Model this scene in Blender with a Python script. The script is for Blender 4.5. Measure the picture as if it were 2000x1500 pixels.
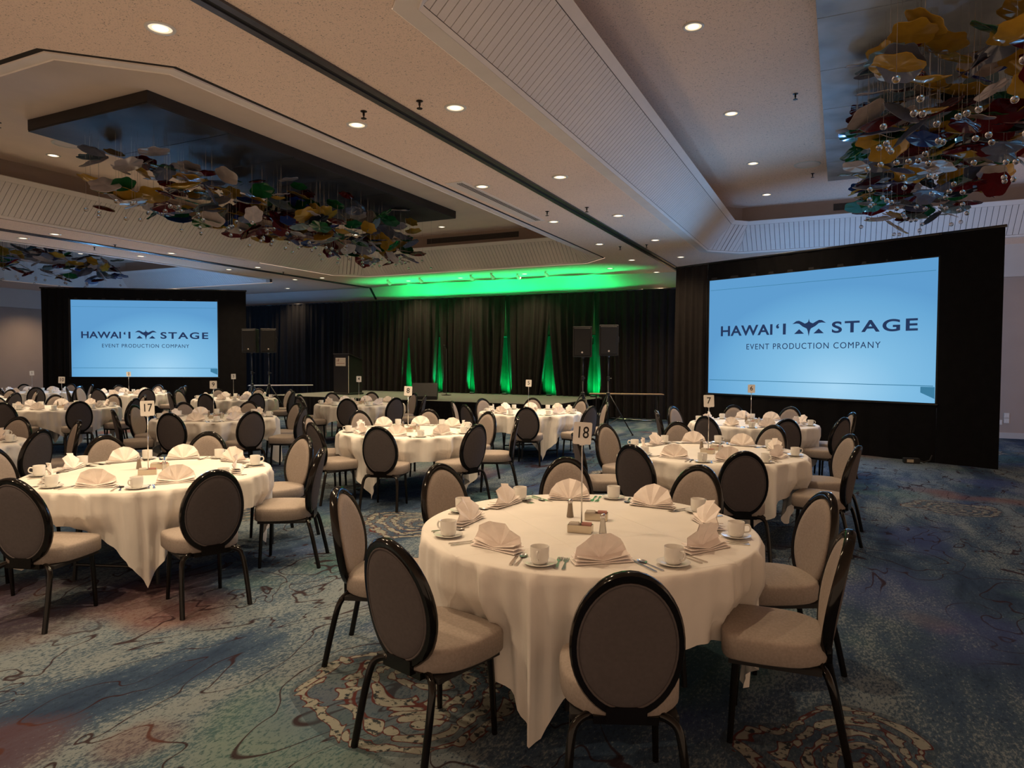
import bpy, math, random
from mathutils import Vector, Matrix
from mathutils.geometry import tessellate_polygon

for _o in list(bpy.data.objects):
    bpy.data.objects.remove(_o)
SC = bpy.context.scene
COL = SC.collection
rnd = random.Random(7)
PI = math.pi
rad = math.radians

# ------------------------------------------------------------------ camera
F_PX, YAW, PITCH, ROLL, CAM_H = 1328.5, 0.4489, 0.034, 0.0048, 1.70
r0 = Matrix(((1, 0, 0), (0, 0, -1), (0, 1, 0)))
rp = Matrix(((1, 0, 0), (0, math.cos(PITCH), -math.sin(PITCH)), (0, math.sin(PITCH), math.cos(PITCH))))
rr = Matrix(((math.cos(ROLL), -math.sin(ROLL), 0), (math.sin(ROLL), math.cos(ROLL), 0), (0, 0, 1)))
rm = Matrix(((math.cos(YAW), math.sin(YAW), 0), (-math.sin(YAW), math.cos(YAW), 0), (0, 0, 1)))
RW = rr @ rp @ r0 @ rm
cam_data = bpy.data.cameras.new('camera')
cam_data.sensor_width = 36.0
cam_data.lens = F_PX / 2000.0 * 36.0
cam_data.clip_end = 200
cam = bpy.data.objects.new('camera', cam_data)
COL.objects.link(cam)
cam.matrix_world = Matrix.Translation((0, 0, CAM_H)) @ Matrix((RW[0], -RW[1], -RW[2])).transposed().to_4x4()
SC.camera = cam


def in_view(x, y, z=0.6, margin=180):
    v = RW @ Vector((x, y, z - CAM_H))
    if v.z < 0.3:
        return False
    px = 1000 + F_PX * v.x / v.z
    py = 750 + F_PX * v.y / v.z
    return -margin < px < 2000 + margin and -margin < py < 1500 + 2.2 * margin


# ------------------------------------------------------------------ world, exposure
WORLD_STRENGTH = 0.74
w = bpy.data.worlds.new('ambient_fill')
SC.world = w
w.use_nodes = True
bg = w.node_tree.nodes['Background']
bg.inputs[0].default_value = (1.0, 0.68, 0.45, 1)
bg.inputs[1].default_value = WORLD_STRENGTH  # even warm fill added to brighten the ceiling through the open sides
SC.view_settings.view_transform = 'Standard'
SC.view_settings.look = 'None'
SC.view_settings.gamma = 1.0
SC.view_settings.use_curve_mapping = False
SC.view_settings.exposure = 0.0
SC.cycles.adaptive_threshold = 0.03
SC.cycles.max_bounces = 5
SC.cycles.diffuse_bounces = 3
SC.cycles.glossy_bounces = 2
SC.cycles.transmission_bounces = 4
SC.cycles.transparent_max_bounces = 6
SC.cycles.caustics_reflective = False
SC.cycles.caustics_refractive = False
WARM = (1.0, 0.73, 0.45)
SPOT_W = 228.0          # each recessed downlight
GREEN_W = 650.0         # each green uplight
SCREEN_FRONT = 1.0
SCREEN_BACK = 1.2
GLOW_W = 55.0           # extra spot added before each sixth of a screen, boosting its light
REAR_W = 55.0          # extra spot added behind it, for the rear projection spill


# ------------------------------------------------------------------ materials
def lin(r, g, b):
    f = lambda c: (c / 255 / 12.92) if c / 255 <= 0.04045 else ((c / 255 + 0.055) / 1.055) ** 2.4
    return (f(r), f(g), f(b))


class NT:
    """small helper around a node tree"""
    def __init__(s, m):
        m.use_nodes = True
        s.t = m.node_tree
        s.n = s.t.nodes
        s.bsdf = s.n.get('Principled BSDF')
        s.out = s.n.get('Material Output')

    def new(s, typ, **kw):
        nd = s.n.new(typ)
        for k, v in kw.items():
            setattr(nd, k, v)
        return nd

    def link(s, a, b):
        s.t.links.new(a, b)

    def setin(s, sock, v):
        if hasattr(v, 'is_linked') or hasattr(v, 'links'):
            s.link(v, sock)
        else:
            if hasattr(sock.default_value, '__len__') and not hasattr(v, '__len__'):
                v = (v,) * len(sock.default_value)
            if hasattr(sock.default_value, '__len__') and len(sock.default_value) == 4 and len(v) == 3:
                v = (*v, 1)
            sock.default_value = v

    def math(s, op, a, b=0.0, c=0.0, clamp=False):
        nd = s.new('ShaderNodeMath', operation=op)
        nd.use_clamp = clamp
        s.setin(nd.inputs[0], a)
        s.setin(nd.inputs[1], b)
        s.setin(nd.inputs[2], c)
        return nd.outputs[0]

    def mix(s, fac, a, b, blend='MIX'):
        nd = s.new('ShaderNodeMix', data_type='RGBA', blend_type=blend)
        s.setin(nd.inputs[0], fac)
        s.setin(nd.inputs[6], a)
        s.setin(nd.inputs[7], b)
        return nd.outputs[2]

    def coords(s, scale=(1, 1, 1), rot=(0, 0, 0), loc=(0, 0, 0), kind='Object'):
        tc = s.new('ShaderNodeTexCoord')
        mp = s.new('ShaderNodeMapping')
        mp.inputs['Scale'].default_value = scale
        mp.inputs['Rotation'].default_value = rot
        mp.inputs['Location'].default_value = loc
        s.link(tc.outputs[kind], mp.inputs[0])
        return mp.outputs[0]

    def noise(s, vec, scale, detail=2, rough=0.5, dist=0.0, out=0):
        nd = s.new('ShaderNodeTexNoise')
        s.link(vec, nd.inputs['Vector'])
        nd.inputs['Scale'].default_value = scale
        nd.inputs['Detail'].default_value = detail
        nd.inputs['Roughness'].default_value = rough
        nd.inputs['Distortion'].default_value = dist
        return nd.outputs[out]

    def ramp(s, fac, stops, interp='LINEAR'):
        nd = s.new('ShaderNodeValToRGB')
        cr = nd.color_ramp
        cr.interpolation = interp
        while len(cr.elements) < len(stops):
            cr.elements.new(0.5)
        for e, (p, c) in zip(cr.elements, stops):
            e.position = p
            e.color = (*c, 1) if len(c) == 3 else c
        s.link(fac, nd.inputs[0])
        return nd.outputs[0]

    def bump(s, h, strength=0.3, dist=0.01):
        nd = s.new('ShaderNodeBump')
        nd.inputs['Strength'].default_value = strength
        nd.inputs['Distance'].default_value = dist
        s.link(h, nd.inputs['Height'])
        s.link(nd.outputs[0], s.bsdf.inputs['Normal'])


MATS = {}


def pmat(name, col, rough=0.5, metal=0.0, var=0.08, vscale=12.0, bscale=0, bstr=0.2, bdist=0.004, spec=0.5, **kw):
    m = bpy.data.materials.new(name)
    t = NT(m)
    b = t.bsdf
    b.inputs['Roughness'].default_value = rough
    b.inputs['Metallic'].default_value = metal
    b.inputs['Specular IOR Level'].default_value = spec
    vec = t.coords()
    nz = t.noise(vec, vscale, 3)
    lo = tuple(max(0, c * (1 - var)) for c in col)
    hi = tuple(min(1, c * (1 + var)) for c in col)
    t.link(t.ramp(nz, [(0.3, lo), (0.7, hi)]), b.inputs['Base Color'])
    if bscale:
        t.bump(t.noise(vec, bscale, 2), bstr, bdist)
    for k, v in kw.items():
        key = k.replace('_', ' ')
        s = b.inputs[key]
        s.default_value = (*v, 1) if hasattr(v, '__len__') else v
    MATS[name] = m
    return m


def emat(name, col, strength):
    m = bpy.data.materials.new(name)
    t = NT(m)
    t.n.remove(t.bsdf)
    e = t.new('ShaderNodeEmission')
    vec = t.coords()
    nz = t.noise(vec, 3.0, 1)
    t.link(t.ramp(nz, [(0.2, tuple(c * 0.97 for c in col)), (0.8, col)]), e.inputs[0])
    e.inputs[1].default_value = strength
    t.link(e.outputs[0], t.out.inputs[0])
    MATS[name] = m
    return m




def cloth_mat(name, phi):
    m = pmat(name, (0.80, 0.77, 0.72), 0.85, var=0.03, vscale=5, spec=0.2)
    t = NT(m)
    vec = t.coords(rot=(0, 0, -phi))
    sp = t.new('ShaderNodeSeparateXYZ')
    t.link(vec, sp.inputs[0])
    h = None
    for k in (0, 1):
        fr = t.math('ABSOLUTE', t.math('SUBTRACT', t.math('FRACT', t.math('ADD', t.math('DIVIDE', sp.outputs[k], 0.585), 10.0)), 0.5))
        r_ = t.ramp(fr, [(0.0, (1, 1, 1)), (0.014, (0, 0, 0))])
        h = r_ if h is None else t.math('MAXIMUM', h, r_)
    weave = t.noise(vec, 260, 2)
    rum = t.noise(vec, 7, 3, 0.55, 0.4)
    hh = t.math('ADD', t.math('MULTIPLY', h, 1.0), t.math('ADD', t.math('MULTIPLY', weave, 0.15), t.math('MULTIPLY', rum, 1.6)))
    t.bump(hh, 0.35, 0.006)
    return m


pmat('napkin_linen', (0.95, 0.88, 0.83), 0.85, var=0.04, vscale=20, bscale=400, bstr=0.1, bdist=0.001, spec=0.2)
pmat('china', (0.82, 0.81, 0.77), 0.18, var=0.02)
pmat('steel', (0.62, 0.60, 0.57), 0.22, 1.0, var=0.05)
pmat('brass_top', (0.55, 0.48, 0.38), 0.3, 1.0, var=0.05)
pmat('chair_frame', (0.006, 0.005, 0.0045), 0.12, var=0.1, spec=0.3)
pmat('seat_fabric', (0.325, 0.278, 0.245), 0.95, var=0.10, vscale=90, bscale=420, bstr=0.35, bdist=0.002, spec=0.1)
pmat('back_fabric', (0.335, 0.285, 0.252), 0.95, var=0.10, vscale=90, bscale=420, bstr=0.3, bdist=0.002, spec=0.1)
pmat('rear_fabric', (0.098, 0.085, 0.086), 0.9, var=0.06, vscale=60, bscale=420, bstr=0.25, bdist=0.002, spec=0.15)
pmat('black_metal', (0.012, 0.012, 0.013), 0.35, var=0.1)
pmat('black_matte', (0.010, 0.010, 0.011), 0.75, var=0.15)
pmat('speaker_plastic', (0.010, 0.010, 0.011), 0.45, var=0.1, bscale=300, bstr=0.2)
pmat('speaker_grille', (0.012, 0.011, 0.011), 0.6, 0.3, var=0.2, vscale=300, bscale=500, bstr=0.5)
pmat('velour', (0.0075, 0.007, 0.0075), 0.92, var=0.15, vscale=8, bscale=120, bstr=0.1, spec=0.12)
pmat('velour_lit', (0.0150, 0.0120, 0.0110), 0.85, var=0.15, vscale=8, bscale=120, bstr=0.1, spec=0.2)  # lit copy of the black velour, warm light put into its colour
pmat('sign_white', (0.80, 0.78, 0.74), 0.6, var=0.02)
pmat('ink', (0.012, 0.011, 0.011), 0.7, var=0.05)
emat('logo_ink', lin(38, 56, 92), 1.0)
pmat('red_ink', (0.20, 0.02, 0.02), 0.6, var=0.05)
pmat('table_ply', (0.30, 0.19, 0.11), 0.5, var=0.12, vscale=6)
pmat('brown_laminate', (0.42, 0.28, 0.19), 0.5, var=0.08, vscale=6)
pmat('white_laminate', (0.70, 0.66, 0.62), 0.4, var=0.03)
pmat('stage_carpet', (0.16, 0.165, 0.15), 0.95, var=0.15, vscale=60, bscale=300, bstr=0.3, spec=0.1)
pmat('wall_paint', (0.42, 0.32, 0.265), 0.85, var=0.03, vscale=2, bscale=200, bstr=0.1, spec=0.2)
pmat('bulkhead_paint', (0.55, 0.50, 0.46), 0.85, var=0.03, vscale=2, spec=0.2)
pmat('trim_white', (0.78, 0.70, 0.64), 0.6, var=0.03, vscale=4, spec=0.3)
pmat('bead_board', (0.74, 0.665, 0.61), 0.6, var=0.04, vscale=3, spec=0.3)
pmat('groove', (0.10, 0.08, 0.07), 0.9, var=0.05)
pmat('reveal', (0.02, 0.016, 0.014), 0.9, var=0.1)
pmat('track_metal', (0.10, 0.095, 0.10), 0.35, 0.7, var=0.1)
pmat('track_dark', (0.012, 0.011, 0.011), 0.7, var=0.1)
pmat('coffer_paint', (0.90, 0.73, 0.61), 0.85, var=0.04, vscale=1.5, bscale=150, bstr=0.15, spec=0.2)
pmat('canopy_brown', (0.030, 0.021, 0.017), 0.55, var=0.2, vscale=3)
pmat('canopy_panel', (0.030, 0.028, 0.028), 0.6, 0.0, var=0.35, vscale=2.2)
pmat('canopy_panel_blue_lit', (0.33, 0.36, 0.40), 0.55, 0.0, var=0.25, vscale=2.2)  # blue screen light on the right panel put into its colour
pmat('light_trim', (0.70, 0.66, 0.60), 0.4, var=0.03)
pmat('vent_dark', (0.05, 0.042, 0.038), 0.6, var=0.1)
pmat('sprinkler_metal', (0.03, 0.022, 0.018), 0.35, 0.8, var=0.1)
pmat('packet_pink', (0.62, 0.32, 0.27), 0.7, var=0.1)
pmat('packet_white', (0.75, 0.70, 0.62), 0.7, var=0.05)
pmat('podium_black', (0.014, 0.012, 0.012), 0.35, var=0.2, vscale=4)
pmat('plate_gold', (0.62, 0.55, 0.48), 0.45, 0.2, var=0.04)
pmat('outlet_white', (0.70, 0.64, 0.58), 0.5, var=0.03)
emat('screen_chip', lin(62, 124, 158), 1.0)
pmat('orange_label', (0.5, 0.42, 0.3), 0.6, var=0.05)
pmat('salt_glass', (0.75, 0.72, 0.66), 0.12, var=0.03, Transmission_Weight=0.55)
pmat('pepper_glass', (0.30, 0.24, 0.18), 0.12, var=0.05, Transmission_Weight=0.35)
pmat('crystal', (0.92, 0.93, 0.95), 0.02, var=0.01, Transmission_Weight=1.0)
emat('lamp_lens', (1.0, 0.86, 0.64), 2.6)
emat('led_green', (0.0, 0.5, 0.10), 0.6)


def speckled_ceiling():
    m = bpy.data.materials.new('acoustic_ceiling')
    t = NT(m)
    vec = t.coords()
    big = t.noise(vec, 0.6, 2)
    base = t.ramp(big, [(0.3, (0.88, 0.69, 0.57)), (0.7, (0.93, 0.73, 0.60))])
    n1 = t.noise(vec, 75, 3, 0.6)
    sp = t.ramp(n1, [(0.37, (1, 1, 1)), (0.44, (0, 0, 0))])
    n2 = t.noise(vec, 24, 2, 0.6)
    sp2 = t.ramp(n2, [(0.36, (1, 1, 1)), (0.52, (0, 0, 0))])
    fac = t.math('MULTIPLY', sp, t.math('ADD', t.math('MULTIPLY', sp2, 0.5), 0.22))
    c = t.mix(fac, base, (0.10, 0.07, 0.05))
    t.link(c, t.bsdf.inputs['Base Color'])
    t.bsdf.inputs['Roughness'].default_value = 0.95
    t.bsdf.inputs['Specular IOR Level'].default_value = 0.1
    t.bump(n1, 0.5, 0.01)
    MATS['acoustic'] = m


speckled_ceiling()


def carpet():
    m = bpy.data.materials.new('woven_carpet')
    t = NT(m)
    pos = t.coords()
    # streaky ground colour, long along the hall
    st = t.coords(scale=(1.0, 0.30, 1), rot=(0, 0, rad(-14)))
    n_big = t.noise(st, 0.85, 4, 0.55, 0.6)
    n_mid = t.noise(st, 3.2, 5, 0.7, 0.3)
    n_fine = t.noise(t.coords(scale=(1.0, 0.45, 1), rot=(0, 0, rad(-14))), 62, 3, 0.75)
    k = t.math('ADD', t.math('MULTIPLY', n_big, 0.62), t.math('MULTIPLY', n_mid, 0.38))
    ground = t.ramp(k, [(0.34, (0.014, 0.026, 0.058)), (0.45, (0.034, 0.060, 0.105)), (0.55, (0.062, 0.096, 0.130)), (0.70, (0.095, 0.122, 0.140))])
    # dry-brushed pale flecks
    fl = t.math('ADD', t.math('MULTIPLY', k, 1.1), t.math('MULTIPLY', n_fine, 0.75))
    fleck = t.ramp(fl, [(0.93, (0, 0, 0)), (1.0, (1, 1, 1))])
    ground = t.mix(t.math('MULTIPLY', fleck, 0.65), ground, (0.19, 0.22, 0.235))
    dk = t.ramp(n_fine, [(0.34, (1, 1, 1)), (0.46, (0, 0, 0))])
    ground = t.mix(t.math('MULTIPLY', dk, 0.55), ground, (0.012, 0.016, 0.028))
    # tints
    tint = t.noise(pos, 0.55, 2, 0.5, 0.0)
    ground = t.mix(t.math('MULTIPLY', t.ramp(tint, [(0.60, (0, 0, 0)), (0.68, (1, 1, 1))]), 0.55), ground, (0.16, 0.055, 0.03))
    tint2 = t.noise(t.coords(loc=(7.3, 2.1, 0)), 0.7, 2)
    ground = t.mix(t.math('MULTIPLY', t.ramp(tint2, [(0.56, (0, 0, 0)), (0.66, (1, 1, 1))]), 0.35), ground, (0.05, 0.06, 0.20))
    tint3 = t.noise(t.coords(loc=(1.3, 9.1, 0)), 0.6, 2)
    ground = t.mix(t.math('MULTIPLY', t.ramp(tint3, [(0.57, (0, 0, 0)), (0.66, (1, 1, 1))]), 0.35), ground, (0.05, 0.13, 0.09))
    # curling vine lines
    v1 = t.noise(t.coords(scale=(1.0, 0.62, 1), rot=(0, 0, rad(-20))), 1.35, 1.5, 0.5, 2.6)
    a1 = t.math('ABSOLUTE', t.math('SUBTRACT', v1, 0.52))
    l1 = t.ramp(a1, [(0.006, (1, 1, 1)), (0.011, (0, 0, 0))])
    area = t.ramp(t.noise(t.coords(loc=(3.7, 0.4, 0)), 0.32, 1), [(0.40, (0, 0, 0)), (0.46, (1, 1, 1))])
    ground = t.mix(t.math('MULTIPLY', t.math('MULTIPLY', l1, area), 0.9), ground, (0.022, 0.010, 0.013))
    # medallions with ringed scrolls
    wob = t.noise(pos, 1.7, 1, 0.4, 0.0, out=1)
    vm = t.new('ShaderNodeVectorMath', operation='MULTIPLY_ADD')
    t.link(wob, vm.inputs[0])
    vm.inputs[1].default_value = (0.55, 0.55, 0)
    t.link(pos, vm.inputs[2])
    dmin = None
    for cx, cy, s in ((-1.95, 2.95, 0.9), (0.05, 3.2, 0.72), (1.25, 3.75, 0.5), (-3.9, 5.9, 1.0), (-6.1, 5.5, 0.9), (1.2, 9.4, 0.8), (2.4, 15.6, 0.8), (-3.0, 9.6, 0.9), (-5.0, 1.2, 1.0), (-8.0, 10.0, 1.0)):
        dn = t.new('ShaderNodeVectorMath', operation='DISTANCE')
        t.link(vm.outputs[0], dn.inputs[0])
        dn.inputs[1].default_value = (cx + 0.27, cy + 0.27, 0)
        d = t.math('MULTIPLY', dn.outputs['Value'], 1.0 / s)
        dmin = d if dmin is None else t.math('MINIMUM', dmin, d)
    rust = None
    for cx, cy, s in ((-4.75, 2.5, 0.55), (-5.3, 2.9, 0.5), (-3.25, 1.75, 0.35), (-2.75, 2.05, 0.28), (-5.2, 8.9, 0.9)):
        dn = t.new('ShaderNodeVectorMath', operation='DISTANCE')
        t.link(vm.outputs[0], dn.inputs[0])
        dn.inputs[1].default_value = (cx + 0.27, cy + 0.27, 0)
        d = t.math('MULTIPLY', dn.outputs['Value'], 1.0 / s)
        rust = d if rust is None else t.math('MINIMUM', rust, d)
    rsum = t.math('ADD', rust, t.math('ADD', t.math('MULTIPLY', n_fine, 0.6), t.math('MULTIPLY', n_mid, 0.9)))
    rmask = t.ramp(t.math('MULTIPLY', rsum, 0.4), [(0.50, (1, 1, 1)), (0.66, (0, 0, 0))])
    ground = t.mix(t.math('MULTIPLY', rmask, 0.36), ground, (0.13, 0.052, 0.036))
    inside = t.math('LESS_THAN', dmin, 0.66)
    ring = t.math('SINE', t.math('MULTIPLY', dmin, 46.0))
    scal = t.math('SINE', t.math('MULTIPLY', t.noise(pos, 2.6, 1, 0.4, 1.6), 38.0))
    ring = t.math('ADD', t.math('MULTIPLY', ring, 0.75), t.math('MULTIPLY', scal, 0.55))
    cream = t.ramp(ring, [(0.10, (0, 0, 0)), (0.30, (1, 1, 1))])
    edge = t.ramp(t.math('ABSOLUTE', t.math('SUBTRACT', ring, 0.08)), [(0.10, (1, 1, 1)), (0.16, (0, 0, 0))])
    crk = t.ramp(t.noise(pos, 26, 3, 0.6), [(0.40, (0.02, 0.025, 0.03)), (0.47, (0.20, 0.205, 0.18))])
    med = t.mix(cream, t.mix(0.55, ground, (0.03, 0.045, 0.06)), crk)
    med = t.mix(edge, med, (0.065, 0.018, 0.016))
    ground = t.mix(t.math('MULTIPLY', inside, 0.95), ground, med)
    t.link(ground, t.bsdf.inputs['Base Color'])
    t.bsdf.inputs['Roughness'].default_value = 0.97
    t.bsdf.inputs['Specular IOR Level'].default_value = 0.08
    t.bump(t.noise(pos, 380, 2), 0.4, 0.004)
    MATS['carpet'] = m


carpet()


def screen_mat(name, strength):
    """projected picture: soft blue wash, brighter low in the middle (object space x across, z up, unit box)"""
    m = bpy.data.materials.new(name)
    t = NT(m)
    t.n.remove(t.bsdf)
    tc = t.new('ShaderNodeTexCoord')
    sp = t.new('ShaderNodeSeparateXYZ')
    t.link(tc.outputs['Generated'], sp.inputs[0])
    x, z = sp.outputs[0], sp.outputs[2]
    dx = t.math('MULTIPLY', t.math('SUBTRACT', x, 0.62), 1.5)
    dz = t.math('MULTIPLY', t.math('SUBTRACT', z, 0.10), 1.3)
    d = t.math('SQRT', t.math('ADD', t.math('MULTIPLY', dx, dx), t.math('MULTIPLY', dz, dz)))
    c = t.ramp(d, [(0.0, lin(166, 214, 243)), (0.4, lin(130, 190, 228)), (0.85, lin(104, 168, 214)), (1.0, lin(94, 156, 206))])
    e = t.new('ShaderNodeEmission')
    t.link(c, e.inputs[0])
    e.inputs[1].default_value = strength
    t.link(e.outputs[0], t.out.inputs[0])
    MATS[name] = m


screen_mat('screen_picture', SCREEN_FRONT)
emat('screen_rear', (0.20, 0.48, 1.0), SCREEN_BACK)


def glass_mat(name, col, clear=0.22):
    m = bpy.data.materials.new(name)
    t = NT(m)
    t.n.remove(t.bsdf)
    vec = t.coords()
    nz = t.noise(vec, 9, 3)
    c = t.ramp(nz, [(0.3, tuple(k * 0.75 for k in col)), (0.7, col)])
    tr = t.new('ShaderNodeBsdfTranslucent')
    df = t.new('ShaderNodeBsdfDiffuse')
    tp = t.new('ShaderNodeBsdfTransparent')
    gl = t.new('ShaderNodeBsdfGlossy')
    gl.inputs['Roughness'].default_value = 0.08
    for s in (tr, df, tp):
        t.link(c, s.inputs[0])
    m1 = t.new('ShaderNodeMixShader')
    m1.inputs[0].default_value = 0.55
    t.link(tr.outputs[0], m1.inputs[1])
    t.link(df.outputs[0], m1.inputs[2])
    m2 = t.new('ShaderNodeMixShader')
    m2.inputs[0].default_value = clear
    t.link(m1.outputs[0], m2.inputs[1])
    t.link(tp.outputs[0], m2.inputs[2])
    fr = t.new('ShaderNodeFresnel')
    fr.inputs[0].default_value = 1.5
    m3 = t.new('ShaderNodeMixShader')
    t.link(fr.outputs[0], m3.inputs[0])
    t.link(m2.outputs[0], m3.inputs[1])
    t.link(gl.outputs[0], m3.inputs[2])
    t.link(m3.outputs[0], t.out.inputs[0])
    MATS[name] = m
    return m


GLASS = [glass_mat('amber_glass', (0.85, 0.50, 0.06)), glass_mat('ruby_glass', (0.22, 0.012, 0.018), 0.3),
         glass_mat('green_glass', (0.02, 0.22, 0.06), 0.3), glass_mat('opal_glass', (0.90, 0.78, 0.74), 0.15),
         glass_mat('slate_glass', (0.36, 0.40, 0.55), 0.35), glass_mat('aqua_glass', (0.55, 0.74, 0.80), 0.5),
         glass_mat('cobalt_glass', (0.06, 0.12, 0.48), 0.35), glass_mat('smoke_glass', (0.05, 0.045, 0.05), 0.3)]
GLASS_W = [22, 20, 15, 14, 12, 6, 5, 6]


# ------------------------------------------------------------------ mesh helpers
class MB:
    def __init__(s):
        s.v = []
        s.f = []

    def add(s, vs, fs):
        o = len(s.v)
        s.v += [tuple(p) for p in vs]
        s.f += [tuple(i + o for i in q) for q in fs]
        return s

    def box(s, c, d, m=None):
        x, y, z = (k / 2 for k in d)
        vs = [Vector((sx * x, sy * y, sz * z)) for sz in (-1, 1) for sy in (-1, 1) for sx in (-1, 1)]
        if m is not None:
            vs = [m @ v for v in vs]
        vs = [v + Vector(c) for v in vs]
        return s.add(vs, [(0, 2, 3, 1), (4, 5, 7, 6), (0, 1, 5, 4), (2, 6, 7, 3), (0, 4, 6, 2), (1, 3, 7, 5)])

    def bbox(s, c, d, b=0.004):
        """box with chamfered vertical and top edges: stacked rounded slab"""
        x, y, z = (k / 2 for k in d)
        prof = [(-z, b), (-z + b, 0), (z - b, 0), (z, b)]
        rings = []
        for zz, ins in prof:
            r = []
            for qx, qy, a0 in ((1, 1, 0), (-1, 1, 90), (-1, -1, 180), (1, -1, 270)):
                for k in (0, 45, 90):
                    a = rad(a0 + k)
                    r.append((c[0] + qx * (x - b - 0) + (b - ins) * math.cos(a) * 1.0, c[1] + qy * (y - b) + (b - ins) * math.sin(a), c[2] + zz))
            rings.append(r)
        return s.loft(rings, True, True)

    def loft(s, rings, cap0=False, cap1=False, closed=True):
        n = len(rings[0])
        vs = [p for r in rings for p in r]
        fs = []
        for i in range(len(rings) - 1):
            for j in range(n if closed else n - 1):
                a = i * n + j
                b = i * n + (j + 1) % n
                fs.append((a, b, b + n, a + n))
        if cap0:
            fs.append(tuple(reversed(range(n))))
        if cap1:
            fs.append(tuple(range((len(rings) - 1) * n, len(rings) * n)))
        return s.add(vs, fs)

    def lathe(s, prof, n=24, c=(0, 0, 0), cap0=False, cap1=False):
        rings = [[(c[0] + r * math.cos(2 * PI * j / n), c[1] + r * math.sin(2 * PI * j / n), c[2] + z) for j in range(n)] for r, z in prof]
        return s.loft(rings, cap0, cap1)

    def tube(s, pts, r, n=10, caps=True, flat=1.0):
        pts = [Vector(p) for p in pts]
        rr_ = r if hasattr(r, '__len__') else [r] * len(pts)
        rings = []
        up = None
        for i, p in enumerate(pts):
            d = (pts[min(i + 1, len(pts) - 1)] - pts[max(i - 1, 0)]).normalized()
            if up is None:
                up = Vector((0, 0, 1)) if abs(d.z) < 0.9 else Vector((0, 1, 0))
            x = d.cross(up)
            if x.length < 1e-4:
                x = d.orthogonal()
            x.normalize()
            y = x.cross(d).normalized()
            up = y
            rings.append([p + (x * math.cos(2 * PI * j / n) + y * math.sin(2 * PI * j / n) * flat) * rr_[i] for j in range(n)])
        return s.loft(rings, caps, caps)

    def prism(s, outline, z0, z1):
        n = len(outline)
        vs = [(x, y, z0) for x, y in outline] + [(x, y, z1) for x, y in outline]
        fs = [tuple(reversed(range(n))), tuple(range(n, 2 * n))] + [(i, (i + 1) % n, n + (i + 1) % n, n + i) for i in range(n)]
        return s.add(vs, fs)

    def mesh(s, name, smooth=False, angle=None):
        me = bpy.data.meshes.new(name)
        me.from_pydata(s.v, [], s.f)
        me.validate()
        if smooth:
            me.polygons.foreach_set('use_smooth', [True] * len(me.polygons))
            if angle:
                try:
                    me.set_sharp_from_angle(angle=rad(angle))
                except Exception:
                    pass
        me.update()
        return me


def put(name, me, mat=None, parent=None, loc=(0, 0, 0), rot=None, matrix=None):
    o = bpy.data.objects.new(name, me)
    COL.objects.link(o)
    if mat and me and len(me.materials) == 0:
        me.materials.append(MATS[mat] if isinstance(mat, str) else mat)
    if parent:
        o.parent = parent
    if matrix is not None:
        o.matrix_local = matrix
    else:
        o.location = loc
        if rot:
            o.rotation_euler = rot
    return o


def tag(o, label=None, cat=None, group=None, kind=None):
    if label:
        o['label'] = label
    if cat:
        o['category'] = cat
    if group:
        o['group'] = group
    if kind:
        o['kind'] = kind
    return o


def thing(name, label, cat, loc=(0, 0, 0), rz=0.0, group=None):
    o = bpy.data.objects.new(name, None)
    COL.objects.link(o)
    o.empty_display_size = 0.1
    o.location = loc
    o.rotation_euler = (0, 0, rz)
    return tag(o, label, cat, group)


def clone(root, loc, rz, label, group=None):
    r = root.copy()
    COL.objects.link(r)
    r.location = loc
    r.rotation_euler = (0, 0, rz)
    tag(r, label, group=group)
    for ch in root.children:
        c = ch.copy()
        COL.objects.link(c)
        c.parent = r
        for g in ch.children:
            d = g.copy()
            COL.objects.link(d)
            d.parent = c
    return r


def text_mesh(body, size, sx=1.0, bold=0.0, depth=0.001, space=1.0):
    cu = bpy.data.curves.new('lettering', 'FONT')
    cu.body = body
    cu.size = size
    cu.offset = bold
    cu.extrude = depth
    cu.space_character = space
    cu.align_x = 'CENTER'
    cu.align_y = 'CENTER'
    ob = bpy.data.objects.new('lettering', cu)
    COL.objects.link(ob)
    bpy.context.view_layer.update()
    dg = bpy.context.evaluated_depsgraph_get()
    me = bpy.data.meshes.new_from_object(ob.evaluated_get(dg))
    bpy.data.objects.remove(ob)
    for v in me.vertices:
        v.co.x *= sx
    return me


# ------------------------------------------------------------------ room shell
ZC, Z_LIP, Z_TOP = 4.35, 4.98, 5.38
COFFERS = {'R': (-3.10, 5.80), 'C': (-14.40, -5.47), 'L': (-25.70, -16.90)}
CY0, CY1, CH = 3.55, 17.60, 0.76


def octa(x0, x1, i):
    c = CH - i * (2 - math.sqrt(2))
    a, b, p, q = x0 + i, x1 - i, CY0 + i, CY1 - i
    return [(a + c, p), (b - c, p), (b, p + c), (b, q - c), (b - c, q), (a + c, q), (a, q - c), (a, p + c)]


floor = put('floor', MB().box((-11.9, 10.5, -0.05), (35.4, 23.4, 0.1)).mesh('floor'), 'carpet')
tag(floor, kind='structure')

outer = [Vector((-28.6, -7, ZC)), Vector((9.5, -7, ZC)), Vector((9.5, 20.3, ZC)), Vector((-28.6, 20.3, ZC))]
loops = [outer]
for k, (a, b) in COFFERS.items():
    loops.append([Vector((x, y, ZC)) for x, y in reversed(octa(a, b, 0.0))])
flat = [v for lp in loops for v in lp]
tris = tessellate_polygon(loops)
cm = MB().add([tuple(v) for v in flat], [tuple(t_) for t_ in tris]).mesh('ceiling')
ceiling = tag(put('ceiling', cm, 'acoustic'), kind='structure')

board_full = {}


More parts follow.
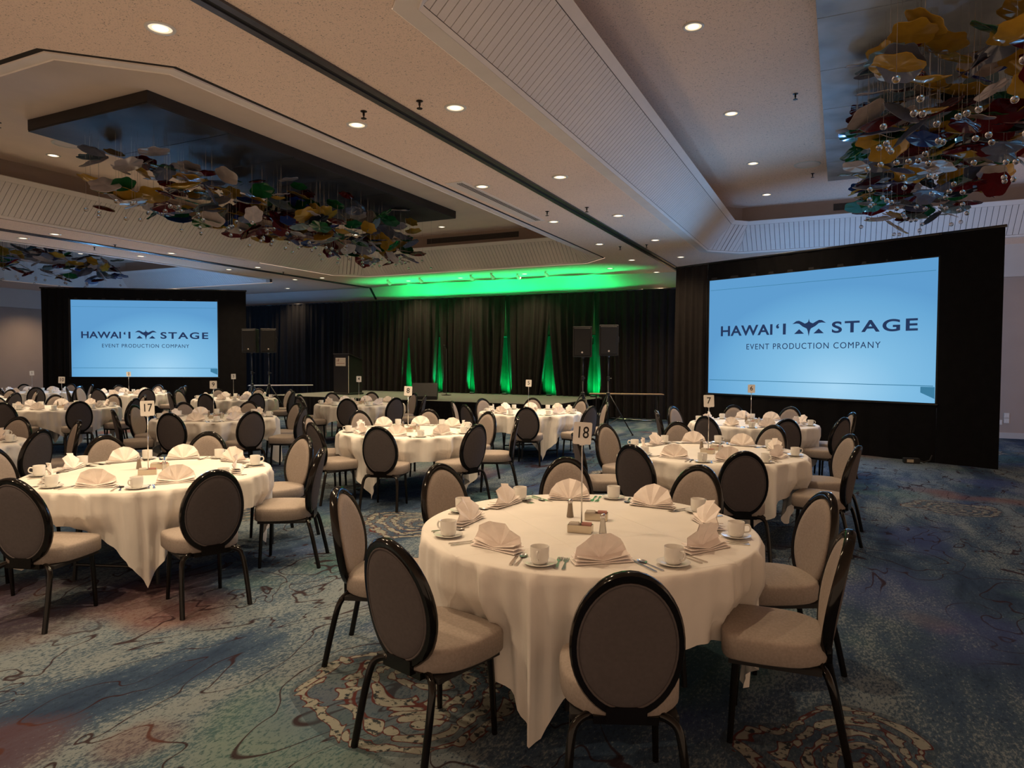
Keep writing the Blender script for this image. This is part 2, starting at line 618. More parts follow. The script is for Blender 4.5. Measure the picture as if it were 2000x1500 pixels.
def slope_side(p0, p1, q0, q1, parent, boards, wid=0.104):
    """a splayed coffer side: dark backing, trim boards, bead boards"""
    p0, p1, q0, q1 = (Vector(v) for v in (p0, p1, q0, q1))
    ex = (p1 - p0)
    L = ex.length
    ex.normalize()
    e_in = (q0 + q1) / 2 - (p0 + p1) / 2
    S = e_in.length
    ey = e_in.normalized()
    nz = ex.cross(ey)
    if nz.z > 0:
        nz = -nz
    cut = (q0 - p0).dot(ex)          # how far the top edge is drawn in
    mtx = Matrix(((ex.x, ey.x, nz.x, p0.x), (ex.y, ey.y, nz.y, p0.y), (ex.z, ey.z, nz.z, p0.z), (0, 0, 0, 1)))
    t0, t1 = 0.05, S - 0.12          # boards run between the trims
    back = MB().add([(0, 0, 0), (L, 0, 0), (L - cut, S, 0), (cut, S, 0)], [(0, 1, 2, 3)])
    side = put('coffer_slope', back.mesh('coffer_slope'), 'groove' if boards else 'bead_board', parent, matrix=mtx)

    def quad(s0, s1, v0, v1, h, h0=0.0):
        m = MB()
        c0, c1 = cut * v0 / S, cut * v1 / S
        lo0, lo1 = max(s0, c0), min(s1, L - c0)
        hi0, hi1 = max(s0, c1), min(s1, L - c1)
        if hi1 < hi0:
            hi0 = hi1 = (lo0 + lo1) / 2
        vs = [(lo0, v0, h0), (lo1, v0, h0), (hi1, v1, h0), (hi0, v1, h0), (lo0, v0, h), (lo1, v0, h), (hi1, v1, h), (hi0, v1, h)]
        return m.add(vs, [(0, 3, 2, 1), (4, 5, 6, 7), (0, 1, 5, 4), (1, 2, 6, 5), (2, 3, 7, 6), (3, 0, 4, 7)])
    put('trim_board', quad(-1, L + 1, 0, t0 - 0.006, 0.016, 0.001).mesh('trim_board'), 'trim_white', side)
    put('trim_board', quad(-1, L + 1, t1 + 0.008, S, 0.016, 0.001).mesh('trim_board'), 'trim_white', side)
    if boards:
        n = int(L / wid)
        g = 0.005
        key = (round(t1, 3), wid)
        for i in range(n):
            s0, s1 = i * L / n + g, (i + 1) * L / n - g
            if s0 > cut * t1 / S and s1 < L - cut * t1 / S:
                if key not in board_full:
                    mm = MB().box((0, (t0 + t1) / 2, 0.005), (L / n - 2 * g, t1 - t0, 0.009)).mesh('board')
                    mm.materials.append(MATS['bead_board'])
                    board_full[key] = mm
                put('board', board_full[key], None, side, loc=((s0 + s1) / 2, 0, 0))
            else:
                # clipped by the mitre
                poly = [(s0, t0), (s1, t0), (s1, t1), (s0, t1)]
                for sgn in (1, -1):
                    side_d = (lambda p: p[0] - cut * p[1] / S - g) if sgn > 0 else (lambda p: L - g - cut * p[1] / S - p[0])
                    out = []
                    for a_, b_ in zip(poly, poly[1:] + poly[:1]):
                        da, db = side_d(a_), side_d(b_)
                        if da >= 0:
                            out.append(a_)
                        if (da >= 0) != (db >= 0):
                            k_ = da / (da - db)
                            out.append((a_[0] + (b_[0] - a_[0]) * k_, a_[1] + (b_[1] - a_[1]) * k_))
                    poly = out
                    if len(poly) < 3:
                        break
                if len(poly) >= 3:
                    put('board', MB().prism(poly, 0.001, 0.0095).mesh('board'), 'bead_board', side)
    return side


for key, (a, b) in COFFERS.items():
    o0, o1, o2, o3 = octa(a, b, 0.0), octa(a, b, 0.18), octa(a, b, 0.85), octa(a, b, 0.40)
    # flat trim ring with a dark reveal against the acoustic ceiling
    orv = octa(a, b, 0.006 if key == 'R' else 0.075)
    ring = MB()
    for i in range(8):
        j = (i + 1) % 8
        ring.add([(*o0[i], ZC + 0.012), (*o0[j], ZC + 0.012), (*orv[j], ZC + 0.012), (*orv[i], ZC + 0.012)], [(0, 1, 2, 3)])
    put('reveal_groove', ring.mesh('reveal_groove'), 'reveal', ceiling)
    for i in range(8):
        j = (i + 1) % 8
        tb = MB().add([(*orv[i], ZC - 0.004), (*orv[j], ZC - 0.004), (*o1[j], ZC - 0.004), (*o1[i], ZC - 0.004),
                       (*orv[i], ZC + 0.02), (*orv[j], ZC + 0.02), (*o1[j], ZC + 0.02), (*o1[i], ZC + 0.02)],
                      [(0, 1, 2, 3), (4, 7, 6, 5), (0, 4, 5, 1), (1, 5, 6, 2), (2, 6, 7, 3), (3, 7, 4, 0)])
        put('trim_board', tb.mesh('trim_board'), 'trim_white', ceiling)
    # sides in order: 0 near, 1 near-right chamfer, 2 right, 3 far-right ch., 4 far, 5 far-left ch., 6 left, 7 near-left ch.
    vis = {'R': (4, 5, 6, 7), 'C': (3, 4, 5, 6), 'L': (3, 4)}[key]
    for i in range(8):
        j = (i + 1) % 8
        slope_side((*o1[i], ZC), (*o1[j], ZC), (*o2[i], Z_LIP), (*o2[j], Z_LIP), ceiling, i in vis)
    lipm = MB()
    for i in range(8):
        j = (i + 1) % 8
        lipm.add([(*o2[i], Z_LIP), (*o2[j], Z_LIP), (*o3[j], Z_LIP + 0.02), (*o3[i], Z_LIP + 0.02)], [(3, 2, 1, 0)])
    put('coffer_ledge', lipm.mesh('coffer_ledge'), 'trim_white', ceiling)
    wl = MB()
    for i in range(8):
        j = (i + 1) % 8
        wl.add([(*o3[i], Z_LIP), (*o3[j], Z_LIP), (*o3[j], Z_TOP), (*o3[i], Z_TOP)], [(0, 1, 2, 3)])
    put('coffer_wall', wl.mesh('coffer_wall'), 'wall_paint', ceiling)
    tp = MB().add([(*p, Z_TOP) for p in o3], [tuple(range(8))])
    put('coffer_top', tp.mesh('coffer_top'), 'acoustic' if key == 'R' else 'coffer_paint', ceiling)

# far wall with a splayed crown, left wall, right return wall
fw = put('wall_far', MB().box((-11.0, 20.75, 2.0), (36, 0.2, 4.0)).mesh('wall_far'), 'wall_paint')
tag(fw, kind='structure')
cr = MB().add([(-28.6, 20.28, ZC + .01), (9.5, 20.28, ZC + .01), (9.5, 20.64, 3.95), (-28.6, 20.64, 3.95), (-28.6, 20.9, ZC + .01), (9.5, 20.9, ZC + .01)],
              [(0, 1, 2, 3), (0, 3, 4), (1, 5, 2), (0, 4, 5, 1), (3, 2, 5, 4)])
tag(put('trim_1', cr.mesh('trim_1'), 'bulkhead_paint'), kind='structure')
wl_ = put('wall_left', MB().box((-28.5, 7, 2.18), (0.2, 28, 4.36)).mesh('wall_left'), 'wall_paint')
tag(wl_, kind='structure')
tag(put('trim_2', MB().box((-28.36, 7, 4.0), (0.16, 28, 0.72)).mesh('trim_2'), 'bulkhead_paint'), kind='structure')
wr = put('wall_right', MB().box((6.0, 18.85, 2.18), (7.2, 0.3, 4.36)).mesh('wall_right'), 'wall_paint')
tag(wr, kind='structure')
tag(put('trim_3', MB().box((6.0, 18.62, 3.99), (7.2, 0.16, 0.72)).mesh('trim_3'), 'bulkhead_paint'), kind='structure')
tag(put('baseboard_right', MB().box((6.0, 18.685, 0.065), (7.2, 0.03, 0.13)).mesh('baseboard_right'), 'bulkhead_paint'), kind='structure')


# movable wall tracks in the ceiling
def track(x, y0, y1, label):
    t = thing('ceiling_track', label, 'ceiling track', (x, (y0 + y1) / 2, ZC))
    L = y1 - y0
    put('slot', MB().box((0, 0, -0.006), (0.05, L, 0.006)).mesh('slot'), 'track_dark', t)
    for s in (-1, 1):
        put('rail', MB().box((s * 0.062, 0, -0.012), (0.07, L, 0.022)).mesh('rail'), 'track_metal', t)


track(-4.24, -6.5, 20.2, 'dark movable-wall track crossing the ceiling beside the large pale beadboard slope')
track(-15.55, -6.5, 20.2, 'thin dark movable-wall track in the far left ceiling above the left screen')
sm = MB().add([(-15.60, 20.27, ZC), (-15.50, 20.27, ZC), (-15.50, 20.63, 3.95), (-15.60, 20.63, 3.95)], [(0, 1, 2, 3)])
tag(put('trim_4', sm.mesh('trim_4'), 'track_dark'), kind='structure')


# ------------------------------------------------------------------ ceiling fittings
dl_trim = MB().lathe([(0.088, -0.001), (0.092, -0.010), (0.112, -0.009), (0.117, 0.0)], 28).mesh('trim_ring', True)
dl_ref = MB().lathe([(0.060, -0.0035), (0.089, -0.002)], 28).mesh('reflector', True)
dl_ref.materials.append(emat('reflector_glow', (1.0, 0.78, 0.52), 1.15))  # flat ring, the lit rim of the recess put in as a dimmer glow
dl_can = MB().lathe([(0.0, -0.0042), (0.03, -0.004), (0.060, -0.0035)], 28).mesh('lens', True)
dl_trim.materials.append(MATS['light_trim'])
dl_can.materials.append(MATS['lamp_lens'])
spot = bpy.data.lights.new('downlight_beam', 'SPOT')
spot.energy = SPOT_W
spot.color = WARM
spot.spot_size = rad(118)
spot.spot_blend = 0.85
spot.shadow_soft_size = 0.07
ORD = ['first', 'second', 'third', 'fourth', 'fifth', 'sixth', 'seventh', 'eighth', 'ninth', 'tenth']


def downlight(x, y, z, label, group, beam=True):
    t = thing('recessed_downlight', label, 'ceiling light', (x, y, z - 0.002), 0, group)
    put('trim_ring', dl_trim, None, t)
    put('lens', dl_can, None, t)
    put('reflector', dl_ref, None, t)
    if beam:
        l = bpy.data.objects.new('beam', spot)
        COL.objects.link(l)
        l.parent = t
        l.location = (0, 0, -0.03)


rows = [(-3.68, ZC, (0.9, 3.6, 6.24, 9.2, 12.06, 14.8, 17.45), 'row between dark track and beadboard slope', 'strip downlights right of the track'),
        (-4.95, ZC, (0.9, 3.76, 6.22, 9.2, 12.07, 14.8, 17.45, 20.1), 'row just left of the dark ceiling track', 'strip downlights left of the track'),
        (-15.1, ZC, (6.2, 8.9, 11.7, 14.5, 17.2), 'row on the near side of the far left track', 'strip downlights before the far left track'),
        (-16.25, ZC, (6.2, 8.9, 11.7, 14.5, 17.2), 'row on the far side of the far left track', 'strip downlights beyond the far left track'),
        (-1.52, Z_TOP, (2.2 + 2.7, 7.7, 10.6, 13.4, 16.0), 'row in the right coffer beside the beadboard slope', 'right coffer downlights'),
        (-12.9, Z_TOP, (4.8, 7.6, 10.5, 13.4, 16.1), 'left coffer row beyond the dark chandelier box', 'left coffer downlights'),
        (-7.1, Z_TOP, (4.8, 7.6, 10.5, 13.4, 16.1), 'left coffer row before the dark chandelier box', 'left coffer inner downlights'),
        (-19.0, Z_TOP, (6.0, 10.5, 15.0), 'row in the far left coffer', 'far left coffer downlights'),
        (-24.0, Z_TOP, (6.0, 10.5, 15.0), 'outer row in the far left coffer', 'far left coffer outer downlights')]
for x, z, ys, where, grp in rows:
    for i, y in enumerate(ys):
        downlight(x, y, z, f'recessed downlight, {ORD[i]} in the {where}', grp)
for i, (x, y) in enumerate(((-9.95, 16.15), (-5.95, 18.75), (-8.7, 18.9), (-11.0, 19.0), (-13.0, 19.0), (-18.5, 19.2), (-22.0, 19.2), (-1.0, 18.6), (-27.0, 15.5))):
    downlight(x, y, Z_TOP if i == 0 else ZC, ['round recessed downlight at the far end of the left coffer', 'recessed downlight in the ceiling just before the green wash, right end', 'recessed downlight before the green wash, middle right', 'recessed downlight before the green wash, middle left', 'recessed downlight at the left end of the green wash', 'recessed downlight in the ceiling above the drapes right of the left screen', 'recessed downlight in the ceiling behind the left screen', 'recessed downlight behind the right screen', 'lone recessed downlight at the far left above the brown wall'][i], 'far ceiling downlights', beam=i != 1)

spr = MB().lathe([(0.0, 0.0), (0.035, 0.0), (0.035, -0.006), (0.012, -0.012), (0.012, -0.045), (0.007, -0.05), (0.007, -0.075)], 14)
spr_me = spr.mesh('sprinkler_body', True, 40)
defl = MB().lathe([(0.0, -0.075), (0.03, -0.075), (0.03, -0.08), (0.0, -0.08)], 14).mesh('deflector')
spr_me.materials.append(MATS['sprinkler_metal'])
defl.materials.append(MATS['sprinkler_metal'])


def unproject(x, y, z):
    d = RW.transposed() @ Vector(((x - 1000) / F_PX, (y - 750) / F_PX, 1))
    k = (z - CAM_H) / d.z
    return Vector((d.x * k, d.y * k, z))


SPR = [((-6.99, 5.02), Z_TOP, 'bronze sprinkler head in the left coffer near the corner of the dark box'), ((-11.9, 6.2), Z_TOP, 'bronze sprinkler head in the left coffer at the left picture edge'),
       ((-4.62, 5.92), ZC, 'bronze sprinkler head just left of the dark track, nearest the camera'), ((-3.92, 5.93), ZC, 'bronze sprinkler head just right of the dark track, nearest the camera'),
       ((-7.05, 10.6), Z_TOP, 'bronze sprinkler head in the left coffer above the glass'), ((-4.72, 11.2), ZC, 'bronze sprinkler head left of the dark track, mid ceiling'),
       ((-3.98, 11.2), ZC, 'bronze sprinkler head right of the dark track, mid ceiling'), ((-4.62, 15.3), ZC, 'bronze sprinkler head left of the dark track, far end'),
       ((-4.0, 15.3), ZC, 'bronze sprinkler head right of the dark track, far end'), ((-0.62, 10.2), Z_TOP, 'bronze sprinkler head in the right coffer beside the blue-lit panel'),
       ((-0.55, 14.6), Z_TOP, 'bronze sprinkler head by the round speaker in the right coffer'), ((-15.2, 10.3), ZC, 'bronze sprinkler head above the left screen, near side of the track'),
       ((-15.95, 10.3), ZC, 'bronze sprinkler head above the left screen, far side of the track'), ((-15.2, 15.6), ZC, 'bronze sprinkler head above the left loudspeakers'), ((-8.0, 18.9), ZC, 'bronze sprinkler head in the green-lit ceiling')]
for (x, y), z, lab in SPR:
    t = thing('sprinkler_head', lab, 'sprinkler', (x, y, z), 0, 'sprinkler heads')
    put('sprinkler_body', spr_me, None, t)
    put('deflector', defl, None, t)

for (x, y), lab in (((-0.62, 13.9), 'round white ceiling speaker beside the blue-lit chandelier panel'), ((-12.0, 7.3), 'round pale ceiling speaker by the corner of the dark chandelier box')):
    t = thing('ceiling_speaker', lab, 'ceiling speaker', (x, y, Z_TOP))
    put('speaker_rim', MB().lathe([(0.19, 0), (0.19, -0.012), (0.225, -0.014), (0.235, 0)], 32).mesh('speaker_rim', True), 'light_trim', t)
    put('speaker_grille', MB().lathe([(0.0, -0.008), (0.10, -0.009), (0.19, -0.006)], 32).mesh('speaker_grille', True), 'trim_white', t)

t = thing('linear_diffuser', 'long slotted air diffuser in the ceiling left of the dark track', 'air vent', (-5.22, 10.35, ZC))
put('diffuser_frame', MB().box((0, 0, -0.004), (0.30, 3.1, 0.008)).mesh('diffuser_frame'), 'trim_white', t)
for k in (-1, 0, 1):
    put('slot', MB().box((0.055 + k * 0.035, 0, -0.0075), (0.016, 2.95, 0.006)).mesh('slot'), 'track_dark', t)
for (x, y, L), lab in (((-9.6, 17.19, 3.0), 'long bronze air grille on the far wall of the left coffer'), ((0.9, 17.19, 2.2), 'bronze air grille on the far wall of the right coffer')):
    t = thing('wall_grille', lab, 'air vent', (x, y, 5.22))
    put('grille_frame', MB().box((0, 0, 0), (L, 0.012, 0.15)).mesh('grille_frame'), 'vent_dark', t)
    for k in range(4):
        put('slat', MB().box((0, -0.010, -0.05 + k * 0.033), (L - 0.04, 0.008, 0.012)).mesh('slat'), 'groove', t)
# accent spots and flush plates near the stage
for i, (px, py) in enumerate(((758, 552), (820, 548), (920, 543), (960, 540), (1011, 541), (1066, 536))):
    p = unproject(px, py, ZC - 0.1)
    t = thing('accent_spotlight', f'small grey accent spotlight, {ORD[i]} from the left under the green ceiling', 'spotlight', (p.x, p.y, ZC), 0, 'accent spots before the stage')
    put('bracket', MB().tube([(0, 0, 0), (0, 0, -0.07)], 0.012).lathe([(0, 0), (0.05, 0), (0.05, -0.01), (0, -0.01)], 14).mesh('bracket'), 'light_trim', t)
    put('lamp_head', MB().tube([(0, -0.05, -0.045), (0, 0.03, -0.085), (0, 0.11, -0.125)], [0.028, 0.05, 0.062], 14).mesh('lamp_head', True, 50), 'trim_white', t)
for i, (px, py) in enumerate(((731, 559), (826, 555), (977, 549), (1157, 540))):
    p = unproject(px, py, ZC)
    t = thing('ceiling_plate', f'small flush rectangular plate, {ORD[i]} from the left in the green-lit ceiling', 'ceiling plate', (p.x, min(p.y, 20.1), ZC), 0, 'flush plates in the green ceiling')
    put('cover', MB().bbox((0, 0, -0.006), (0.20, 0.20, 0.010), 0.004).mesh('cover'), 'light_trim', t)
    put('cover_screw', MB().lathe([(0, -0.012), (0.012, -0.012), (0.012, -0.011), (0, -0.0105)], 8).mesh('cover_screw'), 'steel', t)


# ------------------------------------------------------------------ hanging glass
def petal_mesh(i):
    r_ = random.Random(100 + i)
    n, nl = 30, r_.choice((5, 6, 6, 7))
    amp = r_.uniform(0.05, 0.11)
    ph = r_.uniform(0, 6)
    bowl = r_.choice((0.0, 0.005, 0.01, -0.04, 0.05))
    rings = []
    el = r_.uniform(0.8, 1.0)
    for z_off in (0.0,):
        for q in (0.06, 0.55, 0.85, 1.0):
            ring = []
            for j in range(n):
                a = 2 * PI * j / n
                rr2 = 0.17 * q * (1 + amp * math.cos(nl * a + ph) * q + 0.05 * math.cos(2 * a + ph))
                ring.append((rr2 * math.cos(a), rr2 * el * math.sin(a), bowl * q * q + 0.004 * q * math.cos(nl * a + ph)))
            rings.append(ring)
    m = MB()
    th = 0.006
    up = [[(x, y, z + th) for x, y, z in r] for r in rings]
    m.loft(rings + up[::-1], True, True)
    return m.mesh('glass_petal', True, 50)


PETALS = [[petal_mesh(i * 7 + k) for k in range(3)] for i in range(len(GLASS))]
for gi, lst in enumerate(PETALS):
    for me in lst:
        me.materials.append(GLASS[gi])
BEAD = MB().lathe([(0.0, -0.034), (0.013, -0.031), (0.024, -0.024), (0.031, -0.013), (0.034, 0), (0.031, 0.013), (0.024, 0.024), (0.013, 0.031), (0.0, 0.034)], 12).mesh('crystal_bead', True)
BEAD.materials.append(MATS['crystal'])


def chandelier(cx, cy, label, n_pet, n_bead, panel_mat, seed, hw=1.38, hl=4.15, nplank=6):
    r_ = random.Random(seed)
    t = thing('glass_chandelier', label, 'chandelier', (cx, cy, 5.2), 0)
    body = MB()
    body.box((0, -hl, 0.09), (2 * hw, 0.03, 0.18)).box((0, hl, 0.09), (2 * hw, 0.03, 0.18)).box((-hw, 0, 0.09), (0.03, 2 * hl, 0.18)).box((hw, 0, 0.09), (0.03, 2 * hl, 0.18))
    can = put('canopy_box', MB().box((0, 0, 0.10), (2 * hw, 2 * hl, 0.158)).mesh('canopy_box'), 'canopy_brown', t)
    for i in range(nplank):
        L = 2 * hl / nplank
        put('canopy_panel', MB().box((0, -hl + (i + 0.5) * L, 0.010), (2 * hw - 0.004, L - 0.012, 0.02)).mesh('canopy_panel'), panel_mat, can)
    wires = MB()
    for i in range(n_pet):
        while True:
            u, v = r_.uniform(-1, 1), r_.uniform(-1, 1)
            if abs(u) ** 2.6 + abs(v) ** 3.5 < 1:
                break
        zz = -0.12 - 0.96 * (r_.random() ** 0.74)
        zz += 0.22 * (abs(u) ** 2) * r_.random()
        x, y = u * 1.02, v * (hl - 0.12)
        gi = r_.choices(range(len(GLASS)), GLASS_W)[0]
        s = r_.uniform(0.85, 1.45)
        m = Matrix.Translation((x, y, zz)) @ Matrix.Rotation(r_.uniform(0, 6.28), 4, 'Z') @ Matrix.Rotation(r_.gauss(0, 0.33), 4, 'X') @ Matrix.Rotation(r_.gauss(0, 0.33), 4, 'Y') @ Matrix.Diagonal((s, s, s, 1))
        put('glass_petal', r_.choice(PETALS[gi]), None, t, matrix=m)
        if i % 2 == 0:
            wires.add([(x, y - .0015, 0), (x + .0026, y + .0015, 0), (x - .0026, y + .0015, 0), (x, y - .0015, zz), (x + .0026, y + .0015, zz), (x - .0026, y + .0015, zz)], [(0, 1, 4, 3), (1, 2, 5, 4), (2, 0, 3, 5)])
    for i in range(n_bead):
        u, v = r_.uniform(-1, 1), r_.uniform(-1, 1)
        x, y = u * 0.85, v * (hl - 0.15)
        zz = -1.06 - 0.20 * r_.random()
        put('crystal_bead', BEAD, None, t, loc=(x, y, zz))
        wires.add([(x, y - .001, 0), (x + .0018, y + .001, 0), (x - .0018, y + .001, 0), (x, y - .001, zz), (x + .0018, y + .001, zz), (x - .0018, y + .001, zz)], [(0, 1, 4, 3), (1, 2, 5, 4), (2, 0, 3, 5)])
    wo = put('hanging_wire', wires.mesh('hanging_wire'), 'steel', t)
    wo['kind'] = 'stuff'


chandelier(-9.98, 10.47, 'chandelier of coloured glass petals under a dark brown box in the left coffer', 300, 85, 'canopy_panel', 5)
chandelier(1.10, 10.47, 'chandelier of coloured glass petals under a blue-lit panel at the upper right', 300, 80, 'canopy_panel_blue_lit', 9)
chandelier(-21.3, 10.47, 'far chandelier of coloured glass petals above the left screen at the picture edge', 260, 60, 'canopy_panel', 13)


# ------------------------------------------------------------------ drapes, screens
def drape_mesh(p0, p1, z0, z1, amp, folds, seed, gap0=0.0, gap1=0.0, rows=10, flare=1.0, name='drape_panel'):
    """hanging pleated cloth from p0 to p1; gap0/gap1 draw the lower corners apart (tent shaped parting)"""
    r_ = random.Random(seed)
    p0, p1 = Vector((*p0, 0)), Vector((*p1, 0))
    d = (p1 - p0)
    L = d.length
    d.normalize()
    nrm = Vector((-d.y, d.x, 0))
    n = max(8, int(folds * 9))
    ph = [r_.uniform(0, 6.28) for _ in range(4)]
    rows_v = []
    for i in range(rows + 1):
        v = i / rows                      # 0 top .. 1 bottom
        ring = []
        for j in range(n + 1):
            u = j / n
            k = v ** 1.6
            s = u * L
            s = s + gap0 * k * (1 - u) ** 1.4 - gap1 * k * u ** 1.4
            a = amp * (0.35 + 0.65 * min(1, v * 2.2) * flare)
            wv = math.sin(2 * PI * folds * u + ph[0] + 0.9 * math.sin(2 * PI * u * 1.7 + ph[1]) + 0.25 * v * math.sin(5 * u + ph[3]))
            wv = math.copysign(abs(wv) ** 0.7, wv)
            off = a * wv + 0.35 * a * math.sin(2 * PI * folds * 2.3 * u + ph[2])
            p = p0 + d * s + nrm * off
            ring.append((p.x, p.y, z1 + (z0 - z1) * v))
        rows_v.append(ring)
    m = MB()
    m.loft(rows_v, closed=False)
    return m.mesh(name, True)


def drape(p0, p1, z0, z1, label, mat='velour', amp=0.05, per_m=4.0, seed=1, group=None, **kw):
    L = (Vector(p1) - Vector(p0)).length
    t = thing('stage_drape', label, 'drape', ((p0[0] + p1[0]) / 2, (p0[1] + p1[1]) / 2, z0), 0, group)
    c = Vector(t.location)
    a, b = (p0[0] - c.x, p0[1] - c.y), (p1[0] - c.x, p1[1] - c.y)
    put('curtain', drape_mesh(a, b, 0.012, z1 - z0, amp, per_m * L, seed, **kw), mat, t)
    d = Vector((b[0] - a[0], b[1] - a[1], 0)).normalized() * 0.02
    put('drape_rod', MB().tube([(a[0] - d.x, a[1] - d.y, z1 - z0 + 0.005), (b[0] + d.x, b[1] + d.y, z1 - z0 + 0.005)], 0.024, 8).mesh('drape_rod', True), 'black_metal', t)
    return t


STZ = 0.61          # stage height
DY = 19.72          # front line of the stage drape
# green gaps: where two panels part at the bottom (room X)
gaps = [-13.45, -12.25, -10.95, -9.75, -8.2, -6.75]
edges = [-23.0, -21.3, -19.6, -18.0, -16.4, -14.9] + gaps + [-5.2, -3.9, -2.6]
gw = {-13.45: 0.17, -12.25: 0.16, -10.95: 0.17, -9.75: 0.17, -8.2: 0.30, -6.75: 0.22}
for i in range(len(edges) - 1):
    a, b = edges[i], edges[i + 1]
    base = STZ if a >= -16.5 and b <= -6.5 else 0.0
    col = 'velour_lit' if i > 3 else 'velour'
    drape((a - 0.02, DY + 0.02 * (i % 2)), (b + 0.02, DY + 0.02 * (i % 2)), base, 3.80, f'black pleated stage drape panel, {ORD[i] if i < 10 else ["eleventh", "twelfth", "thirteenth", "fourteenth"][i - 10]} from the left behind the stage', col,
          0.075, 3.6, 40 + i, 'pleated drape panels behind the stage', gap0=gw.get(a, 0), gap1=gw.get(b, 0))
for i in range(7):
    a = -15.2 + i * 1.35
    drape((a, 20.22), (a + 1.37, 20.22), STZ if i < 6 else 0.0, 2.5, f'inner drape panel lit green through the partings, {ORD[i]} from the left', 'velour_lit', 0.045, 4.0, 80 + i, 'inner drape panels lit green')

# green uplights on the stage between the two drape layers
gl = bpy.data.lights.new('green_beam', 'SPOT')
gl.energy = GREEN_W
gl.color = (0.0, 1.0, 0.27)
gl.spot_size = rad(66)
gl.spot_blend = 0.8
gl.shadow_soft_size = 0.06
gl2 = bpy.data.lights.new('green_wash', 'SPOT')
gl2.energy = GREEN_W * 0.62
gl2.color = (0.0, 1.0, 0.16)
gl2.spot_size = rad(125)
gl2.spot_blend = 0.8
gl2.shadow_soft_size = 0.05
for i, gx in enumerate(gaps):
    t = thing('stage_uplight', f'low black uplight throwing green, {ORD[i]} from the left behind the parted drapes', 'uplight', (gx, DY - 0.02, STZ), 0, 'green uplights behind the drapes')
    put('lamp_body', MB().bbox((0, 0, 0.025), (0.16, 0.10, 0.05), 0.008).mesh('lamp_body'), 'black_metal', t)
    put('led_face', MB().box((0, 0, 0.0525), (0.13, 0.07, 0.004)).mesh('led_face'), 'led_green', t)
    l = bpy.data.objects.new('beam', gl)
    COL.objects.link(l)
    l.parent = t
    l.location = (0, 0, 0.07)
    l.rotation_euler = (rad(180), 0, 0)
    l = bpy.data.objects.new('wash', gl2)
    COL.objects.link(l)
    l.parent = t
    l.location = (0, 0.06, 0.07)
    l.rotation_euler = (rad(180 - 38), 0, 0)


def glow(name, watts):
    l = bpy.data.lights.new(name, 'SPOT')
    l.energy = watts
    l.color = (0.20, 0.50, 1.0)
    l.spot_size = rad(172)
    l.spot_blend = 1.0
    l.shadow_soft_size = 0.0
    return l


extra_screen_glow = glow('extra_screen_glow', GLOW_W)
extra_rear_glow = glow('extra_rear_glow', REAR_W)


def logo_parts(sw, sh, scr):
    """company logo on the projected picture, coordinates across/up from the screen centre, in the plane facing local -Y"""
    up = Matrix.Rotation(rad(90), 4, 'X')

    def place(me, x, z, name, mat='logo_ink'):
        put(name, me, mat, scr, matrix=Matrix.Translation((x, -0.006, z)) @ up)
    k = sw / 4.5

    def fit(body, w_, h_, bold, space=1.0):
        me = text_mesh(body, 1.0, 1.0, bold, 0.001, space)
        xs = [v.co.x for v in me.vertices]
        ys = [v.co.y for v in me.vertices]
        kx, ky = w_ / (max(xs) - min(xs)), h_ / (max(ys) - min(ys))
        mx, my = (max(xs) + min(xs)) / 2, (max(ys) + min(ys)) / 2
        for v in me.vertices:
            v.co = ((v.co.x - mx) * kx, (v.co.y - my) * ky, v.co.z)
        return me
    cap = 0.088 * sh
    place(fit("HAWAI", 0.268 * sw, cap, 0.022, 1.04), -0.298 * sw, 0.05 * sh, 'logo_lettering')
    place(fit("\u2018", 0.014 * sw, cap * 0.42, 0.02), -0.1395 * sw, 0.05 * sh + cap * 0.28, 'logo_lettering')
    place(fit("I", 0.0135 * sw, cap, 0.0), -0.107 * sw, 0.05 * sh, 'logo_lettering')
    place(fit("STAGE", 0.330 * sw, cap, 0.022, 1.22), 0.270 * sw, 0.05 * sh, 'logo_lettering')
    place(fit("EVENT PRODUCTION COMPANY", 0.594 * sw, 0.047 * sh, 0.0, 1.18), 0.004 * sw, -0.088 * sh, 'logo_lettering')
    # bird over two peaks
    half = [(0.0, 0.30), (0.018, 0.22), (0.05, 0.19), (0.12, 0.165), (0.22, 0.22), (0.30, 0.255), (0.38, 0.245), (0.50, 0.165), (0.37, 0.178), (0.29, 0.165), (0.19, 0.085), (0.06, 0.02), (0.03, -0.05), (0.0, -0.20)]
    pts = half + [(-x, z) for x, z in reversed(half[1:-1])]
    bk = 0.150 * sw
    bx, bz = 0.005 * sw, 0.05 * sh - 0.03 * bk
    place(MB().prism([(x * bk, z * bk) for x, z in pts], -0.001, 0.001).mesh('logo_bird'), bx, bz, 'logo_bird')
    for s in (-1, 1):
        tri = [(-0.15, 0.0), (0.15, 0.0), (0.0, 0.135)]
        place(MB().prism([(x * bk, z * bk) for x, z in tri], -0.001, 0.001).mesh('logo_peak'), bx + s * 0.29 * bk, bz - 0.125 * bk, 'logo_peak')
    lw, lh = sw * 0.985, 0.012 * k
    place(MB().prism([(-lw / 2, 0), (lw / 2, 0), (lw / 2, lh * 0.7), (-lw / 2, lh * 0.7)], -0.001, 0.001).mesh('picture_line'), 0, sh * 0.5 - 0.22 * k, 'picture_line', 'screen_chip')
    place(MB().prism([(-lw / 2, 0), (lw / 2, 0), (lw / 2, lh), (-lw / 2, lh)], -0.001, 0.001).mesh('picture_line'), 0, -sh * 0.5 + 0.30 * k, 'picture_line', 'screen_chip')
    place(MB().prism([(-0.22 * k, 0), (0, 0), (0, -0.20 * k), (-0.22 * k, -0.10 * k)], -0.001, 0.001).mesh('picture_corner'), sw / 2 - 0.01, -sh * 0.5 + 0.29 * k, 'picture_corner', 'screen_chip')


